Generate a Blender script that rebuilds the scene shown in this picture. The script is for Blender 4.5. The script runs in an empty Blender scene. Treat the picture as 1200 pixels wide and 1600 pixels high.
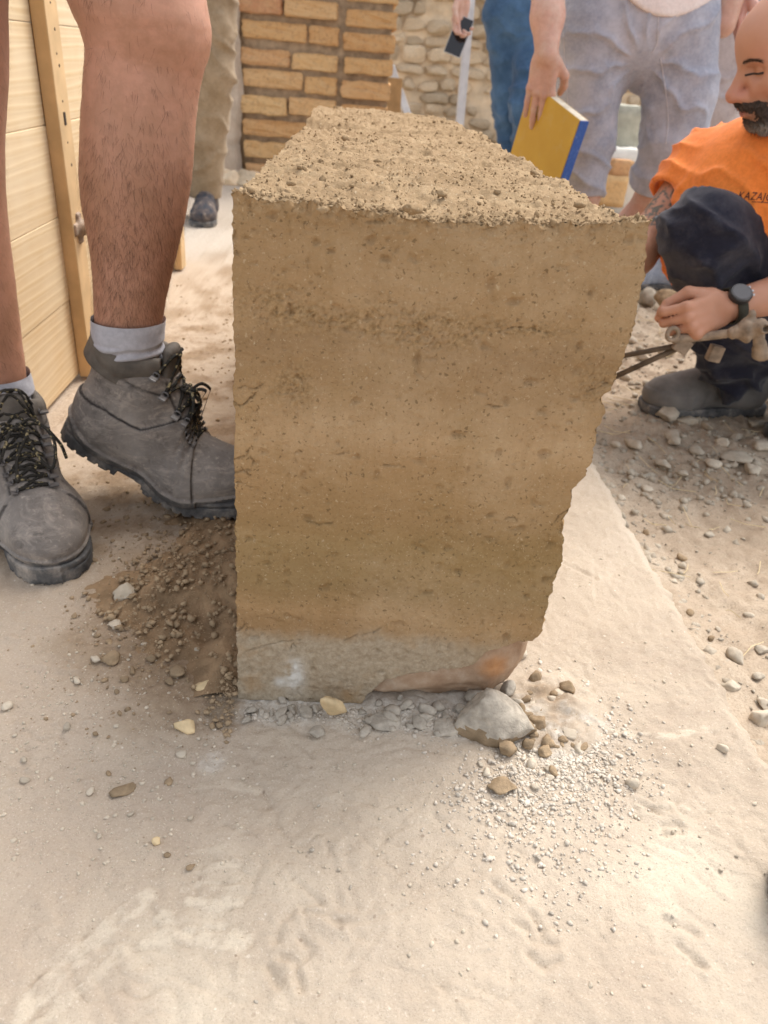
import bpy, bmesh, math, random
import numpy as np
from mathutils import Vector, Matrix
R = math.radians
rng = np.random.default_rng(7)
random.seed(7)
SC = bpy.context.scene
COL = SC.collection

# ------------------------------------------------------------------ camera
CAM_H = 0.65
F_PX, CX, CY = 1197.0, 600.0, 800.0          # focal length for a 1200 x 1600 picture
PITCH, YAW, ROLL = R(30.46), R(3.95), R(4.79)
_fw = np.array([math.sin(YAW)*math.cos(PITCH), math.cos(YAW)*math.cos(PITCH), -math.sin(PITCH)])
_rt = np.array([math.cos(YAW), -math.sin(YAW), 0.0]); _up = np.cross(_rt, _fw)
_X = math.cos(ROLL)*_rt + math.sin(ROLL)*_up
_Y = -math.sin(ROLL)*_rt + math.cos(ROLL)*_up
_C = np.array([0.0, 0.0, CAM_H])
cd = bpy.data.cameras.new('camera'); cam = bpy.data.objects.new('camera', cd); COL.objects.link(cam)
cd.sensor_fit = 'VERTICAL'; cd.sensor_height = 36.0; cd.lens = F_PX/1600*36.0
cd.clip_start = 0.02; cd.clip_end = 500
cam.matrix_world = Matrix(((_X[0], _Y[0], -_fw[0], _C[0]), (_X[1], _Y[1], -_fw[1], _C[1]), (_X[2], _Y[2], -_fw[2], _C[2]), (0, 0, 0, 1)))
cd.dof.use_dof = True; cd.dof.focus_distance = 0.78; cd.dof.aperture_fstop = 8.5
SC.camera = cam

# ------------------------------------------------------------------ sky, sun, exposure
SUN_EL, SUN_AZ = R(56), R(42)                 # azimuth from +Y towards +X
w = bpy.data.worlds.new('World'); SC.world = w; w.use_nodes = True
wt = w.node_tree; bg = wt.nodes['Background']
sky = wt.nodes.new('ShaderNodeTexSky'); sky.sky_type = 'NISHITA'; sky.sun_disc = False
sky.sun_elevation = SUN_EL; sky.sun_rotation = SUN_AZ
sky.air_density = 1.0; sky.dust_density = 2.5; sky.ozone_density = 1.0; sky.altitude = 200
hz = wt.nodes.new('ShaderNodeHueSaturation'); hz.inputs['Saturation'].default_value = 0.3      # thin bright cloud: a paler, whiter sky
wt.links.new(sky.outputs[0], hz.inputs['Color']); wt.links.new(hz.outputs[0], bg.inputs[0]); bg.inputs[1].default_value = 0.15
sl = bpy.data.lights.new('sun', 'SUN'); sun = bpy.data.objects.new('sun', sl); COL.objects.link(sun)
sl.energy = 1.25; sl.angle = R(30); sl.color = (1.0, 0.95, 0.89)
_sd = Vector((math.sin(SUN_AZ)*math.cos(SUN_EL), math.cos(SUN_AZ)*math.cos(SUN_EL), math.sin(SUN_EL)))
sun.rotation_euler = _sd.to_track_quat('Z', 'Y').to_euler()
SC.view_settings.view_transform = 'Standard'; SC.view_settings.look = 'None'
SC.view_settings.exposure = 1.28; SC.view_settings.gamma = 1.0
SC.view_settings.use_curve_mapping = False

# ------------------------------------------------------------------ points in the place
def _ray(px, py):
    return _X*(px-CX)/F_PX - _Y*(py-CY)/F_PX + _fw
def GZ(px, py, z=0.0):                        # the point of a level plane
    d = _ray(px, py); return _C + d*((z-CAM_H)/d[2])
def PY(px, py, y):                            # the point at a distance y ahead
    d = _ray(px, py); return _C + d*(y/d[1])
def PXX(px, py, x):
    d = _ray(px, py); return _C + d*(x/d[0])
def V3(*a): return np.array(a, float)

# ------------------------------------------------------------------ noise
_prm = np.random.default_rng(3).permutation(256).astype(np.int32); _prm = np.concatenate([_prm, _prm, _prm])
_grd = np.random.default_rng(4).normal(size=(256, 3)); _grd /= np.linalg.norm(_grd, axis=1)[:, None]; _grd = _grd.astype(np.float32)
def pn(p, s=1.0, off=0.0):
    p = np.asarray(p, np.float32)*np.float32(s) + np.float32(off)
    i = np.floor(p).astype(np.int32); f = p - i; i &= 255
    u = f*f*f*(f*(f*6-15)+10)
    out = np.zeros(len(p), np.float32)
    for dx in (0, 1):
        wx = u[:, 0] if dx else 1-u[:, 0]
        for dy in (0, 1):
            wy = u[:, 1] if dy else 1-u[:, 1]
            for dz in (0, 1):
                wz = u[:, 2] if dz else 1-u[:, 2]
                h = _prm[_prm[_prm[(i[:, 0]+dx) & 255] + ((i[:, 1]+dy) & 255)] + ((i[:, 2]+dz) & 255)]
                g = _grd[h]
                out += wx*wy*wz*(g[:, 0]*(f[:, 0]-dx)+g[:, 1]*(f[:, 1]-dy)+g[:, 2]*(f[:, 2]-dz))
    return out*1.6
def fbm(p, s, o=4, g=0.5, off=0.0):
    r = 0; a = 1.0
    for k in range(o):
        r = r + a*pn(p, s*2**k, off+k*17.3); a *= g
    return r
def sst(x, a, b):
    t = np.clip((x-a)/(b-a), 0, 1); return t*t*(3-2*t)
def seg_dist(p2, pts):                        # distance of N x 2 points to a polyline
    d = np.full(len(p2), 1e9)
    for a, b in zip(pts[:-1], pts[1:]):
        a = np.asarray(a, float); b = np.asarray(b, float); ab = b-a
        t = np.clip(((p2-a)@ab)/(ab@ab+1e-12), 0, 1)
        d = np.minimum(d, np.linalg.norm(p2-a-t[:, None]*ab, axis=1))
    return d

# ------------------------------------------------------------------ objects
def link(name, verts, faces, mat=None, parent=None, origin=None, smooth=True, mats=None, mi=None, attrs=None):
    verts = np.asarray(verts, float)
    o3 = np.zeros(3) if origin is None else np.asarray(origin, float)
    me = bpy.data.meshes.new(name)
    if isinstance(faces, np.ndarray) and len(faces):
        nv, nf, k = len(verts), len(faces), faces.shape[1]
        me.vertices.add(nv); me.vertices.foreach_set('co', (verts-o3).astype(np.float32).ravel())
        me.loops.add(nf*k); me.loops.foreach_set('vertex_index', faces.astype(np.int32).ravel())
        me.polygons.add(nf); me.polygons.foreach_set('loop_start', np.arange(0, nf*k, k, dtype=np.int32))
        me.polygons.foreach_set('loop_total', np.full(nf, k, np.int32))
        me.update(calc_edges=True); me.validate()
    else:
        me.from_pydata([tuple(v) for v in (verts-o3)], [], [tuple(int(i) for i in f) for f in faces]); me.update()
    for m in (mats or ([mat] if mat else [])): me.materials.append(m)
    if smooth: me.polygons.foreach_set('use_smooth', np.ones(len(me.polygons), bool))
    if mi is not None: me.polygons.foreach_set('material_index', np.asarray(mi, np.int32))
    for k, a in (attrs or {}).items():
        at = me.attributes.new(k, 'FLOAT', 'POINT'); at.data.foreach_set('value', np.asarray(a, np.float32))
    o = bpy.data.objects.new(name, me); COL.objects.link(o)
    if parent is not None:
        o.parent = parent
        o.location = tuple(o3 - np.array(_wloc(parent)))
    else:
        o.location = tuple(o3)
    return o
def _wloc(o):
    l = np.zeros(3)
    while o is not None:
        l = l + np.array(o.location); o = o.parent
    return l
def empty(name, loc):
    o = bpy.data.objects.new(name, None); COL.objects.link(o); o.location = tuple(loc); o.empty_display_size = .05; return o
def tag(o, label=None, cat=None, group=None, kind=None):
    if label: o['label'] = label
    if cat: o['category'] = cat
    if group: o['group'] = group
    if kind: o['kind'] = kind
    return o
def part(name, verts, faces, mat, parent, **k):
    return link(name, verts, faces, mat, parent, origin=_wloc(parent), **k)

class G:                                      # collects shapes for one mesh
    def __init__(s): s.v = []; s.f = []; s.n = 0
    def add(s, v, f):
        v = np.asarray(v, float); s.v.append(v); s.f += [tuple(int(i)+s.n for i in q) for q in f]; s.n += len(v); return s
    def V(s): return np.concatenate(s.v)
    def make(s, name, mat, parent=None, origin=None, smooth=False, **k):
        if parent is not None and origin is None: origin = _wloc(parent)
        return link(name, s.V(), s.f, mat, parent, origin, smooth, **k)
def grid_faces(nu, nv, flip=False):
    a = np.arange(nu*nv).reshape(nu, nv)
    q = np.stack([a[:-1, :-1], a[1:, :-1], a[1:, 1:], a[:-1, 1:]], -1).reshape(-1, 4)
    return q[:, ::-1] if flip else q
def box(lo, hi, bev=0.0):
    bm = bmesh.new(); bmesh.ops.create_cube(bm, size=1.0)
    lo = np.asarray(lo, float); hi = np.asarray(hi, float)
    for v in bm.verts: v.co = Vector((lo+hi)/2 + np.array(v.co)*(hi-lo))
    if bev > 0: bmesh.ops.bevel(bm, geom=bm.edges[:], offset=bev, segments=2, affect='EDGES', profile=0.6)
    bm.verts.index_update()
    v = np.array([tuple(x.co) for x in bm.verts]); f = [[q.index for q in p.verts] for p in bm.faces]; bm.free(); return v, f
def xf(v, M, t): return np.asarray(v)@np.asarray(M, float).T + np.asarray(t, float)
def rotm(ax, a):
    return np.array(Matrix.Rotation(a, 3, ax))
def tube(pts, rad, seg=8, caps=True):
    pts = np.asarray(pts, float); n = len(pts); rad = np.full(n, rad) if np.isscalar(rad) else np.asarray(rad, float)
    T = np.gradient(pts, axis=0); T /= np.linalg.norm(T, axis=1)[:, None]+1e-12
    u = np.cross(T[0], [0, 0, 1.0]);
    if np.linalg.norm(u) < 1e-3: u = np.cross(T[0], [0, 1.0, 0])
    u /= np.linalg.norm(u); V = []; a = np.linspace(0, 2*np.pi, seg, endpoint=False)
    for i in range(n):
        u = u - T[i]*(u@T[i]); u /= np.linalg.norm(u)+1e-12; w_ = np.cross(T[i], u)
        V.append(pts[i] + rad[i]*(np.cos(a)[:, None]*u + np.sin(a)[:, None]*w_))
    V = np.concatenate(V); f = []
    for i in range(n-1):
        for k in range(seg):
            k2 = (k+1) % seg; f.append((i*seg+k, i*seg+k2, (i+1)*seg+k2, (i+1)*seg+k))
    if caps: f += [tuple(range(seg-1, -1, -1)), tuple(range((n-1)*seg, n*seg))]
    return V, f
def spline(pts, n=24):                        # Catmull-Rom
    p = np.asarray(pts, float); p = np.concatenate([2*p[:1]-p[1:2], p, 2*p[-1:]-p[-2:-1]])
    out = []; m = len(p)-3
    for s in np.linspace(0, m, n):
        i = min(int(s), m-1); t = s-i; a, b, c, d = p[i:i+4]
        out.append(0.5*((2*b)+(-a+c)*t+(2*a-5*b+4*c-d)*t*t+(-a+3*b-3*c+d)*t**3))
    return np.array(out)
_ico = {}
def ico(sub):
    if sub not in _ico:
        bm = bmesh.new(); bmesh.ops.create_icosphere(bm, subdivisions=sub, radius=1.0)
        _ico[sub] = (np.array([tuple(v.co) for v in bm.verts]), np.array([[q.index for q in p.verts] for p in bm.faces])); bm.free()
    return _ico[sub]
def rock(seed, r=(1, 1, 1), rough=0.25, cuts=5, sub=3):
    g = np.random.default_rng(seed); v, f = ico(sub); v = v.copy()
    for _ in range(cuts):
        n = g.normal(size=3); n /= np.linalg.norm(n); d = g.uniform(.45, .8); k = v@n; m = k > d
        v[m] -= n*((k[m]-d)*.92)[:, None]
    v *= (1+rough*fbm(v, 1.3, 4, .55, seed*3.7))[:, None]
    return v*np.asarray(r), f

# ------------------------------------------------------------------ implicit surfaces -> quads
def polygonize(fn, lo, hi, h, newton=True):
    lo = np.asarray(lo, float)-2*h; hi = np.asarray(hi, float)+2*h; B = 8
    nb = np.ceil((hi-lo)/h/B).astype(int); n = nb*B
    ci = np.stack(np.meshgrid(*[np.arange(k) for k in nb], indexing='ij'), -1).reshape(-1, 3)
    fc = fn(lo+(ci*B+(B-1)/2)*h); rad = h*B*.5*1.75*1.6
    F = np.where(fc > 0, 1e3, -1e3).astype(np.float32)
    F = np.repeat(np.repeat(np.repeat(F.reshape(nb), B, 0), B, 1), B, 2)
    act = ci[np.abs(fc) < rad]
    l = np.stack(np.meshgrid(*[np.arange(B)]*3, indexing='ij'), -1).reshape(-1, 3)
    for k in range(0, len(act), 400):
        idx = (act[k:k+400, None, :]*B + l).reshape(-1, 3)
        F[idx[:, 0], idx[:, 1], idx[:, 2]] = fn(lo+idx*h)
    S = F < 0
    c = np.zeros(tuple(n-1), np.int8)
    for d in np.ndindex(2, 2, 2): c += S[d[0]:n[0]-1+d[0], d[1]:n[1]-1+d[1], d[2]:n[2]-1+d[2]]
    cells = np.argwhere((c > 0) & (c < 8)); vid = np.full(tuple(n-1), -1, np.int32); vid[tuple(cells.T)] = np.arange(len(cells))
    acc = np.zeros((len(cells), 3)); cnt = np.zeros(len(cells))
    corner = list(np.ndindex(2, 2, 2))
    val = {d: F[cells[:, 0]+d[0], cells[:, 1]+d[1], cells[:, 2]+d[2]].astype(float) for d in corner}
    for d in corner:
        for ax in range(3):
            if d[ax] == 0:
                e = list(d); e[ax] = 1; e = tuple(e); a, b = val[d], val[e]; m = (a < 0) != (b < 0)
                t = np.where(m, a/np.where(m, a-b, 1), 0); q = np.tile(np.array(d, float), (len(cells), 1)); q[:, ax] += t
                acc[m] += q[m]; cnt[m] += 1
    v = lo+(cells+acc/np.maximum(cnt, 1)[:, None])*h
    Q = []
    for ax in range(3):
        sl0 = [slice(None)]*3; sl1 = [slice(None)]*3; sl0[ax] = slice(0, -1); sl1[ax] = slice(1, None)
        a, b = S[tuple(sl0)], S[tuple(sl1)]; x = np.argwhere(a != b)
        o1, o2 = [(1, 2), (2, 0), (0, 1)][ax]
        x = x[(x[:, o1] > 0) & (x[:, o2] > 0) & (x[:, o1] < n[o1]-1) & (x[:, o2] < n[o2]-1)]
        def at(d1, d2):
            y = x.copy(); y[:, o1] += d1; y[:, o2] += d2; return vid[y[:, 0], y[:, 1], y[:, 2]]
        q = np.stack([at(-1, -1), at(0, -1), at(0, 0), at(-1, 0)], -1)
        fl = ~a[tuple(x.T)]; q[fl] = q[fl][:, ::-1]; Q.append(q)
    Q = np.concatenate(Q); Q = Q[(Q >= 0).all(1)]
    if newton and len(v):
        e = h*.25
        f0 = fn(v); g = np.stack([fn(v+np.eye(3)[k]*e)-f0 for k in range(3)], -1)/e
        st = f0/np.maximum((g*g).sum(1), .25); st = np.clip(st, -h*.6, h*.6); v = v-g*st[:, None]
    return v, Q
def normals(v, q):
    n = np.zeros_like(v); a = np.cross(v[q[:, 2]]-v[q[:, 0]], v[q[:, 3 if q.shape[1] > 3 else 1]]-v[q[:, 1 if q.shape[1] > 3 else 0]])
    for k in range(q.shape[1]): np.add.at(n, q[:, k], a)
    return n/(np.linalg.norm(n, axis=1)[:, None]+1e-12)
def rc(p, a, b, ra, rb):
    a = np.asarray(a, float); b = np.asarray(b, float); ab = b-a
    t = np.clip(((p-a)@ab)/(ab@ab+1e-12), 0, 1)
    return np.linalg.norm(p-a-t[:, None]*ab, axis=1)-(ra+(rb-ra)*t)
def ell(p, c, r, Rm=None):
    q = p-np.asarray(c, float)
    if Rm is not None: q = q@np.asarray(Rm)      # columns of Rm = local axes
    r = np.asarray(r, float); k0 = np.linalg.norm(q/r, axis=1); k1 = np.linalg.norm(q/(r*r), axis=1)+1e-9
    return k0*(k0-1)/k1
def rbox(p, c, b, r, Rm=None):
    q = p-np.asarray(c, float)
    if Rm is not None: q = q@np.asarray(Rm)
    q = np.abs(q)-(np.asarray(b, float)-r)
    return np.linalg.norm(np.maximum(q, 0), axis=1)+np.minimum(q.max(1), 0)-r
def smin(a, b, k):
    h = np.maximum(k-np.abs(a-b), 0)/k; return np.minimum(a, b)-h*h*k*.25
def smax(a, b, k): return -smin(-a, -b, k)
def chain(p, pts, rad, k=0.02):
    d = None
    for i in range(len(pts)-1):
        e = rc(p, pts[i], pts[i+1], rad[i], rad[i+1]); d = e if d is None else smin(d, e, k)
    return d
def frame(z, x):                              # columns: x-ish, y, z axes
    z = np.asarray(z, float); z = z/np.linalg.norm(z); x = np.asarray(x, float); x = x-z*(x@z); x /= np.linalg.norm(x)
    return np.stack([x, np.cross(z, x), z], 1)

# ------------------------------------------------------------------ materials
class Mt:
    def __init__(s, name, rough=.85, spec=.25, coord='Object'):
        s.m = bpy.data.materials.new(name); s.m.use_nodes = True; s.t = s.m.node_tree
        s.b = s.t.nodes['Principled BSDF']; s.b.inputs['Roughness'].default_value = rough; s.b.inputs['Specular IOR Level'].default_value = spec
        s.tc = s.t.nodes.new('ShaderNodeTexCoord'); s.co = s.tc.outputs[coord]; s.nrm = None
    def L(s, a, b): s.t.links.new(a, b)
    def mapv(s, sc=(1, 1, 1), rot=(0, 0, 0), loc=(0, 0, 0), co=None):
        n = s.t.nodes.new('ShaderNodeMapping'); n.inputs['Scale'].default_value = sc; n.inputs['Rotation'].default_value = rot; n.inputs['Location'].default_value = loc
        s.L(co or s.co, n.inputs[0]); return n.outputs[0]
    def noise(s, scale, detail=4, rough=.55, co=None, dist=0.0):
        n = s.t.nodes.new('ShaderNodeTexNoise'); n.inputs['Scale'].default_value = scale; n.inputs['Detail'].default_value = detail
        n.inputs['Roughness'].default_value = rough; n.inputs['Distortion'].default_value = dist; s.L(co or s.co, n.inputs['Vector']); return n.outputs['Fac']
    def voro(s, scale, feat='F1', co=None, out='Distance', rnd=1.0):
        n = s.t.nodes.new('ShaderNodeTexVoronoi'); n.feature = feat; n.inputs['Scale'].default_value = scale; n.inputs['Randomness'].default_value = rnd
        s.L(co or s.co, n.inputs['Vector']); return n.outputs[out]
    def wave(s, scale, dist=2., detail=2., dscale=1., axis='X', co=None, kind='BANDS'):
        n = s.t.nodes.new('ShaderNodeTexWave'); n.wave_type = kind
        if kind == 'BANDS': n.bands_direction = axis
        else: n.rings_direction = axis
        n.inputs['Scale'].default_value = scale; n.inputs['Distortion'].default_value = dist; n.inputs['Detail'].default_value = detail; n.inputs['Detail Scale'].default_value = dscale
        s.L(co or s.co, n.inputs['Vector']); return n.outputs['Fac']
    def attr(s, name):
        n = s.t.nodes.new('ShaderNodeAttribute'); n.attribute_name = name; return n.outputs['Fac']
    def cells(s, scale, share, r0, r1, co=None):
        n = s.t.nodes.new('ShaderNodeTexVoronoi'); n.inputs['Scale'].default_value = scale; s.L(co or s.co, n.inputs['Vector'])
        x = s.t.nodes.new('ShaderNodeSeparateXYZ'); s.L(n.outputs['Color'], x.inputs[0])
        pick = s.math('LESS_THAN', x.outputs[0], share); rad = s.math('MULTIPLY_ADD', x.outputs[1], r1-r0, r0)
        return s.math('MULTIPLY', pick, s.math('SUBTRACT', 1.0, s.math('SMOOTH_MIN', 1.0, s.math('POWER', s.math('DIVIDE', n.outputs['Distance'], rad), 4.0), .2)))
    def rnd(s):
        n = s.t.nodes.new('ShaderNodeObjectInfo'); return n.outputs['Random']
    def xyz(s, co=None):
        n = s.t.nodes.new('ShaderNodeSeparateXYZ'); s.L(co or s.co, n.inputs[0]); return n.outputs
    def ramp(s, f, stops, interp='LINEAR'):
        n = s.t.nodes.new('ShaderNodeValToRGB'); n.color_ramp.interpolation = interp; e = n.color_ramp.elements
        while len(e) < len(stops): e.new(.5)
        for k, (p, c) in enumerate(stops):
            e[k].position = p; e[k].color = (c, c, c, 1) if np.isscalar(c) else (*c, 1)
        s.L(f, n.inputs[0]); return n.outputs[0]
    def mix(s, f, a, b, mode='MIX'):
        n = s.t.nodes.new('ShaderNodeMix'); n.data_type = 'RGBA'; n.blend_type = mode
        for v, i in ((f, 0), (a, 6), (b, 7)):
            if isinstance(v, (int, float)): n.inputs[i].default_value = v if i == 0 else (v, v, v, 1)
            elif isinstance(v, tuple): n.inputs[i].default_value = (*v, 1)
            else: s.L(v, n.inputs[i])
        return n.outputs[2]
    def math(s, op, a, b=0.5, c=None):
        n = s.t.nodes.new('ShaderNodeMath'); n.operation = op
        for i, v in enumerate((a, b) if c is None else (a, b, c)):
            if isinstance(v, (int, float)): n.inputs[i].default_value = v
            else: s.L(v, n.inputs[i])
        return n.outputs[0]
    def bump(s, h, strength=.5, dist=.002):
        n = s.t.nodes.new('ShaderNodeBump'); n.inputs['Strength'].default_value = strength; n.inputs['Distance'].default_value = dist
        s.L(h, n.inputs['Height'])
        if s.nrm is not None: s.L(s.nrm, n.inputs['Normal'])
        s.nrm = n.outputs[0]; s.L(s.nrm, s.b.inputs['Normal']); return s
    def col(s, c):
        if isinstance(c, tuple): s.b.inputs['Base Color'].default_value = (*c, 1)
        else: s.L(c, s.b.inputs['Base Color'])
        return s
    def rough(s, c):
        s.L(c, s.b.inputs['Roughness']); return s
def simple(name, c, rough=.8, var=.2, scale=30, bump=.3, bscale=200, bdist=.001, spec=.25, rnd=0.0):
    k = Mt(name, rough, spec); lo = tuple(x*(1-var) for x in c); hi = tuple(min(1, x*(1+var)) for x in c)
    o = k.ramp(k.noise(scale, 5), [(.3, lo), (.7, hi)])
    if rnd: o = k.mix(1.0, o, k.ramp(k.rnd(), [(0, 1-rnd), (1, 1+rnd*.4)]), 'MULTIPLY')
    k.col(o)
    if bump: k.bump(k.noise(bscale, 5, .65), bump, bdist)
    return k.m
# =================================================================== MATERIALS of the place
def m_slab():
    k = Mt('lime_floor', .92, .15)
    big = k.noise(2.2, 5, .6); mid = k.noise(11, 6, .65); fine = k.noise(160, 4, .7); gr = k.noise(420, 3, .7)
    c = k.ramp(big, [(.32, (.405, .322, .24)), (.5, (.495, .405, .308)), (.68, (.575, .48, .375))])
    c = k.mix(k.ramp(mid, [(.42, 0.0), (.72, .55)]), c, (.60, .50, .38))
    c = k.mix(k.ramp(k.noise(27, 6, .7), [(.58, 0.0), (.75, .4)]), c, (.42, .315, .22))
    c = k.mix(k.math('MULTIPLY', k.cells(62, .30, .05, .17), .55), c, (.25, .18, .125)); c = k.mix(k.math('MULTIPLY', k.cells(85, .25, .05, .18), .55), c, (.76, .68, .56)); c = k.mix(k.attr('dust'), c, (.74, .645, .50))
    c = k.mix(k.attr('pinkdust'), c, (.47, .375, .285))
    c = k.mix(k.attr('soil'), c, k.ramp(fine, [(.3, (.22, .145, .085)), (.7, (.35, .25, .155))]))
    c = k.mix(k.attr('lime'), c, k.ramp(k.noise(90, 4, .7), [(.35, (.48, .40, .31)), (.65, (.72, .68, .60))]))
    c = k.mix(k.ramp(gr, [(.34, .35), (.46, 0.0)]), c, (.34, .26, .19)); c = k.mix(k.ramp(gr, [(.60, 0.0), (.70, .4)]), c, (.80, .72, .60)); c = k.mix(k.ramp(k.voro(70), [(.05, .7), (.10, 0.0)]), c, k.ramp(k.noise(35, 2), [(.4, (.25, .18, .12)), (.6, (.74, .68, .58))]))
    k.col(c)
    k.bump(k.noise(60, 7, .78), .4, .003).bump(k.noise(200, 6, .8), .8, .0025).bump(gr, .5, .0009)
    return k.m
def m_soil():
    k = Mt('loose_soil', .95, .12)
    c = k.ramp(k.noise(3, 6, .6), [(.3, (.35, .265, .185)), (.5, (.44, .345, .25)), (.7, (.54, .445, .335))])
    c = k.mix(k.ramp(k.noise(40, 6, .75), [(.5, 0.0), (.75, .55)]), c, (.27, .20, .135))
    c = k.mix(k.ramp(k.noise(300, 3, .7), [(.36, .5), (.5, 0.0)]), c, (.24, .18, .12))
    c = k.mix(k.ramp(k.noise(120, 3, .7), [(.6, 0.0), (.75, .5)]), c, (.62, .54, .43))
    k.col(c).bump(k.noise(45, 8, .75), .6, .006).bump(k.noise(350, 4, .7), .5, .0015)
    return k.m
def m_earth():
    k = Mt('rammed_earth', .93, .15)
    x = k.xyz()
    wob = k.math('MULTIPLY_ADD', k.noise(4, 4, .6), .16, x[2])
    lay = k.t.nodes.new('ShaderNodeCombineXYZ'); k.L(wob, lay.inputs[2])
    band = k.noise(8, 3, .6, co=lay.outputs[0])
    streak = k.noise(70, 5, .65, co=k.mapv((1, 1, .16)))
    c = k.ramp(band, [(.36, (.315, .197, .098)), (.5, (.385, .246, .126)), (.64, (.455, .305, .168))])
    zl = k.math('DIVIDE', k.math('MULTIPLY_ADD', k.noise(6, 5, .65), .09, k.math('SUBTRACT', x[2], .045)), .55)
    c = k.mix(1.0, c, k.ramp(zl, [(.14, (1.12, 1.12, 1.12)), (.24, (1.10, 1.09, 1.05)), (.30, (.80, .82, .72)), (.40, (.84, .86, .74)), (.47, (.98, .97, .88)), (.60, (1.08, 1.07, 1.05)), (.70, (.96, .96, .95)), (.77, (.86, .85, .84)), (.82, (1.05, 1.05, 1.04)), (.97, (.97, .97, .95))]), 'MULTIPLY')
    c = k.mix(k.ramp(streak, [(.36, .30), (.52, 0.0)]), c, (.32, .20, .088))
    c = k.mix(k.ramp(k.noise(9, 5, .6), [(.52, 0.0), (.72, .55)]), c, (.32, .205, .085))
    c = k.mix(k.ramp(k.noise(5, 6, .7), [(.5, 0.0), (.7, .5)]), c, (.54, .39, .235))
    grit = k.noise(250, 4, .8); gr2 = k.noise(330, 3, .7)
    c = k.mix(k.ramp(grit, [(.60, 0.0), (.72, .55)]), c, (.54, .40, .235))
    c = k.mix(k.ramp(grit, [(.30, .75), (.41, 0.0)]), c, (.17, .10, .042)); c = k.mix(k.ramp(gr2, [(.62, 0.0), (.70, .5)]), c, (.58, .44, .27))
    spk = k.noise(75, 3, .7)
    c = k.mix(k.ramp(spk, [(.66, 0.0), (.76, .6)]), c, (.17, .11, .045))
    c = k.mix(k.ramp(k.voro(75), [(.03, .6), (.06, 0.0)]), c, (.52, .41, .27))
    vm = k.t.nodes.new('ShaderNodeVectorMath'); vm.operation = 'MULTIPLY_ADD'; nn = k.t.nodes.new('ShaderNodeTexNoise'); nn.inputs['Scale'].default_value = 160; nn.inputs['Detail'].default_value = 3; k.L(k.co, nn.inputs['Vector'])
    k.L(nn.outputs['Color'], vm.inputs[0]); vm.inputs[1].default_value = (.010, .010, .010); k.L(k.co, vm.inputs[2]); jit = vm.outputs[0]
    soft = lambda f, a: k.math('MULTIPLY', f, a)
    c = k.mix(soft(k.cells(200, .35, .08, .36, jit), .6), c, (.13, .08, .036)); c = k.mix(soft(k.cells(240, .25, .10, .36, jit), .6), c, (.56, .43, .27)); c = k.mix(soft(k.cells(60, .06, .05, .18, jit), .35), c, (.15, .09, .04)); c = k.mix(soft(k.cells(75, .08, .06, .22, jit), .55), c, (.55, .43, .29))  # dark specks paint the shade of fine pits along with dark aggregate
    c = k.mix(k.attr('crumb'), c, k.ramp(k.noise(230, 4, .7), [(.35, (.29, .18, .083)), (.7, (.50, .335, .175))]))
    c = k.mix(k.attr('lime'), c, k.ramp(k.noise(120, 6, .75), [(.3, (.30, .23, .15)), (.55, (.45, .365, .26)), (.75, (.55, .46, .345))]))
    c = k.mix(k.attr('white'), c, (.66, .62, .55))
    k.col(c)
    k.bump(streak, .3, .003).bump(k.noise(110, 7, .8), .6, .004).bump(grit, .8, .003).bump(gr2, .4, .0008)
    return k.m
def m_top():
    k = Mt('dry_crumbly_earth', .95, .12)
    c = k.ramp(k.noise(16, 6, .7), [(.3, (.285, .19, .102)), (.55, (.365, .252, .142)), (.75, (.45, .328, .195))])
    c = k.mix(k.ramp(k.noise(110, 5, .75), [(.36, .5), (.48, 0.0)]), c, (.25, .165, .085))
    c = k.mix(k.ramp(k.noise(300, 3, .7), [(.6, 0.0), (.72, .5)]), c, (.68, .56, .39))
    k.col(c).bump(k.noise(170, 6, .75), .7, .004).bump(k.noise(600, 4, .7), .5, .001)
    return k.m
def m_brick():
    k = Mt('sandy_brick', .92, .15)
    r = k.rnd()
    c = k.ramp(r, [(0, (.60, .34, .15)), (.3, (.68, .43, .20)), (.55, (.54, .27, .14)), (.8, (.72, .48, .23)), (1, (.64, .36, .18))])
    c = k.mix(k.ramp(k.noise(14, 6, .7), [(.4, 0.0), (.75, .6)]), c, (.66, .46, .25))
    c = k.mix(k.ramp(k.noise(60, 5, .7), [(.3, .5), (.5, 0.0)]), c, (.27, .15, .08))
    k.col(c).bump(k.noise(30, 8, .75), .8, .01); return k.m
def m_wood():
    k = Mt('sawn_pine', .6, .3)
    co = k.mapv((9, .55, 9), loc=(0, 0, 0))
    off = k.t.nodes.new('ShaderNodeVectorMath'); off.operation = 'ADD'; k.L(co, off.inputs[0])
    cv = k.t.nodes.new('ShaderNodeCombineXYZ'); k.L(k.math('MULTIPLY', k.rnd(), 37.0), cv.inputs[1]); k.L(cv.outputs[0], off.inputs[1])
    w1 = k.wave(1.6, 9, 3, .9, 'Z', co=off.outputs[0])
    c = k.ramp(w1, [(.15, (.66, .505, .31)), (.6, (.72, .575, .365)), (1, (.62, .455, .26))])
    c = k.mix(k.ramp(k.rnd(), [(.3, 0.0), (1, .35)]), c, (.68, .46, .24))
    c = k.mix(k.ramp(k.noise(3.5, 4, .6), [(.45, 0.0), (.75, .45)]), c, (.80, .70, .52))
    k.col(c).bump(w1, .25, .0012).bump(k.noise(220, 4, .7, co=k.mapv((1, .08, 1))), .3, .0006); return k.m
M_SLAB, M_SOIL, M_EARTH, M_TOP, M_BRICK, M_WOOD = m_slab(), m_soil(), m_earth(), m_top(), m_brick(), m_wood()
M_BATTEN = simple('planed_batten', (.60, .41, .215), .55, .18, 12, .2, 150, .0006)
M_CLOD = simple('brown_clod', (.34, .245, .15), .95, .3, 60, .8, 160, .003, .12, rnd=.3)
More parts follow.
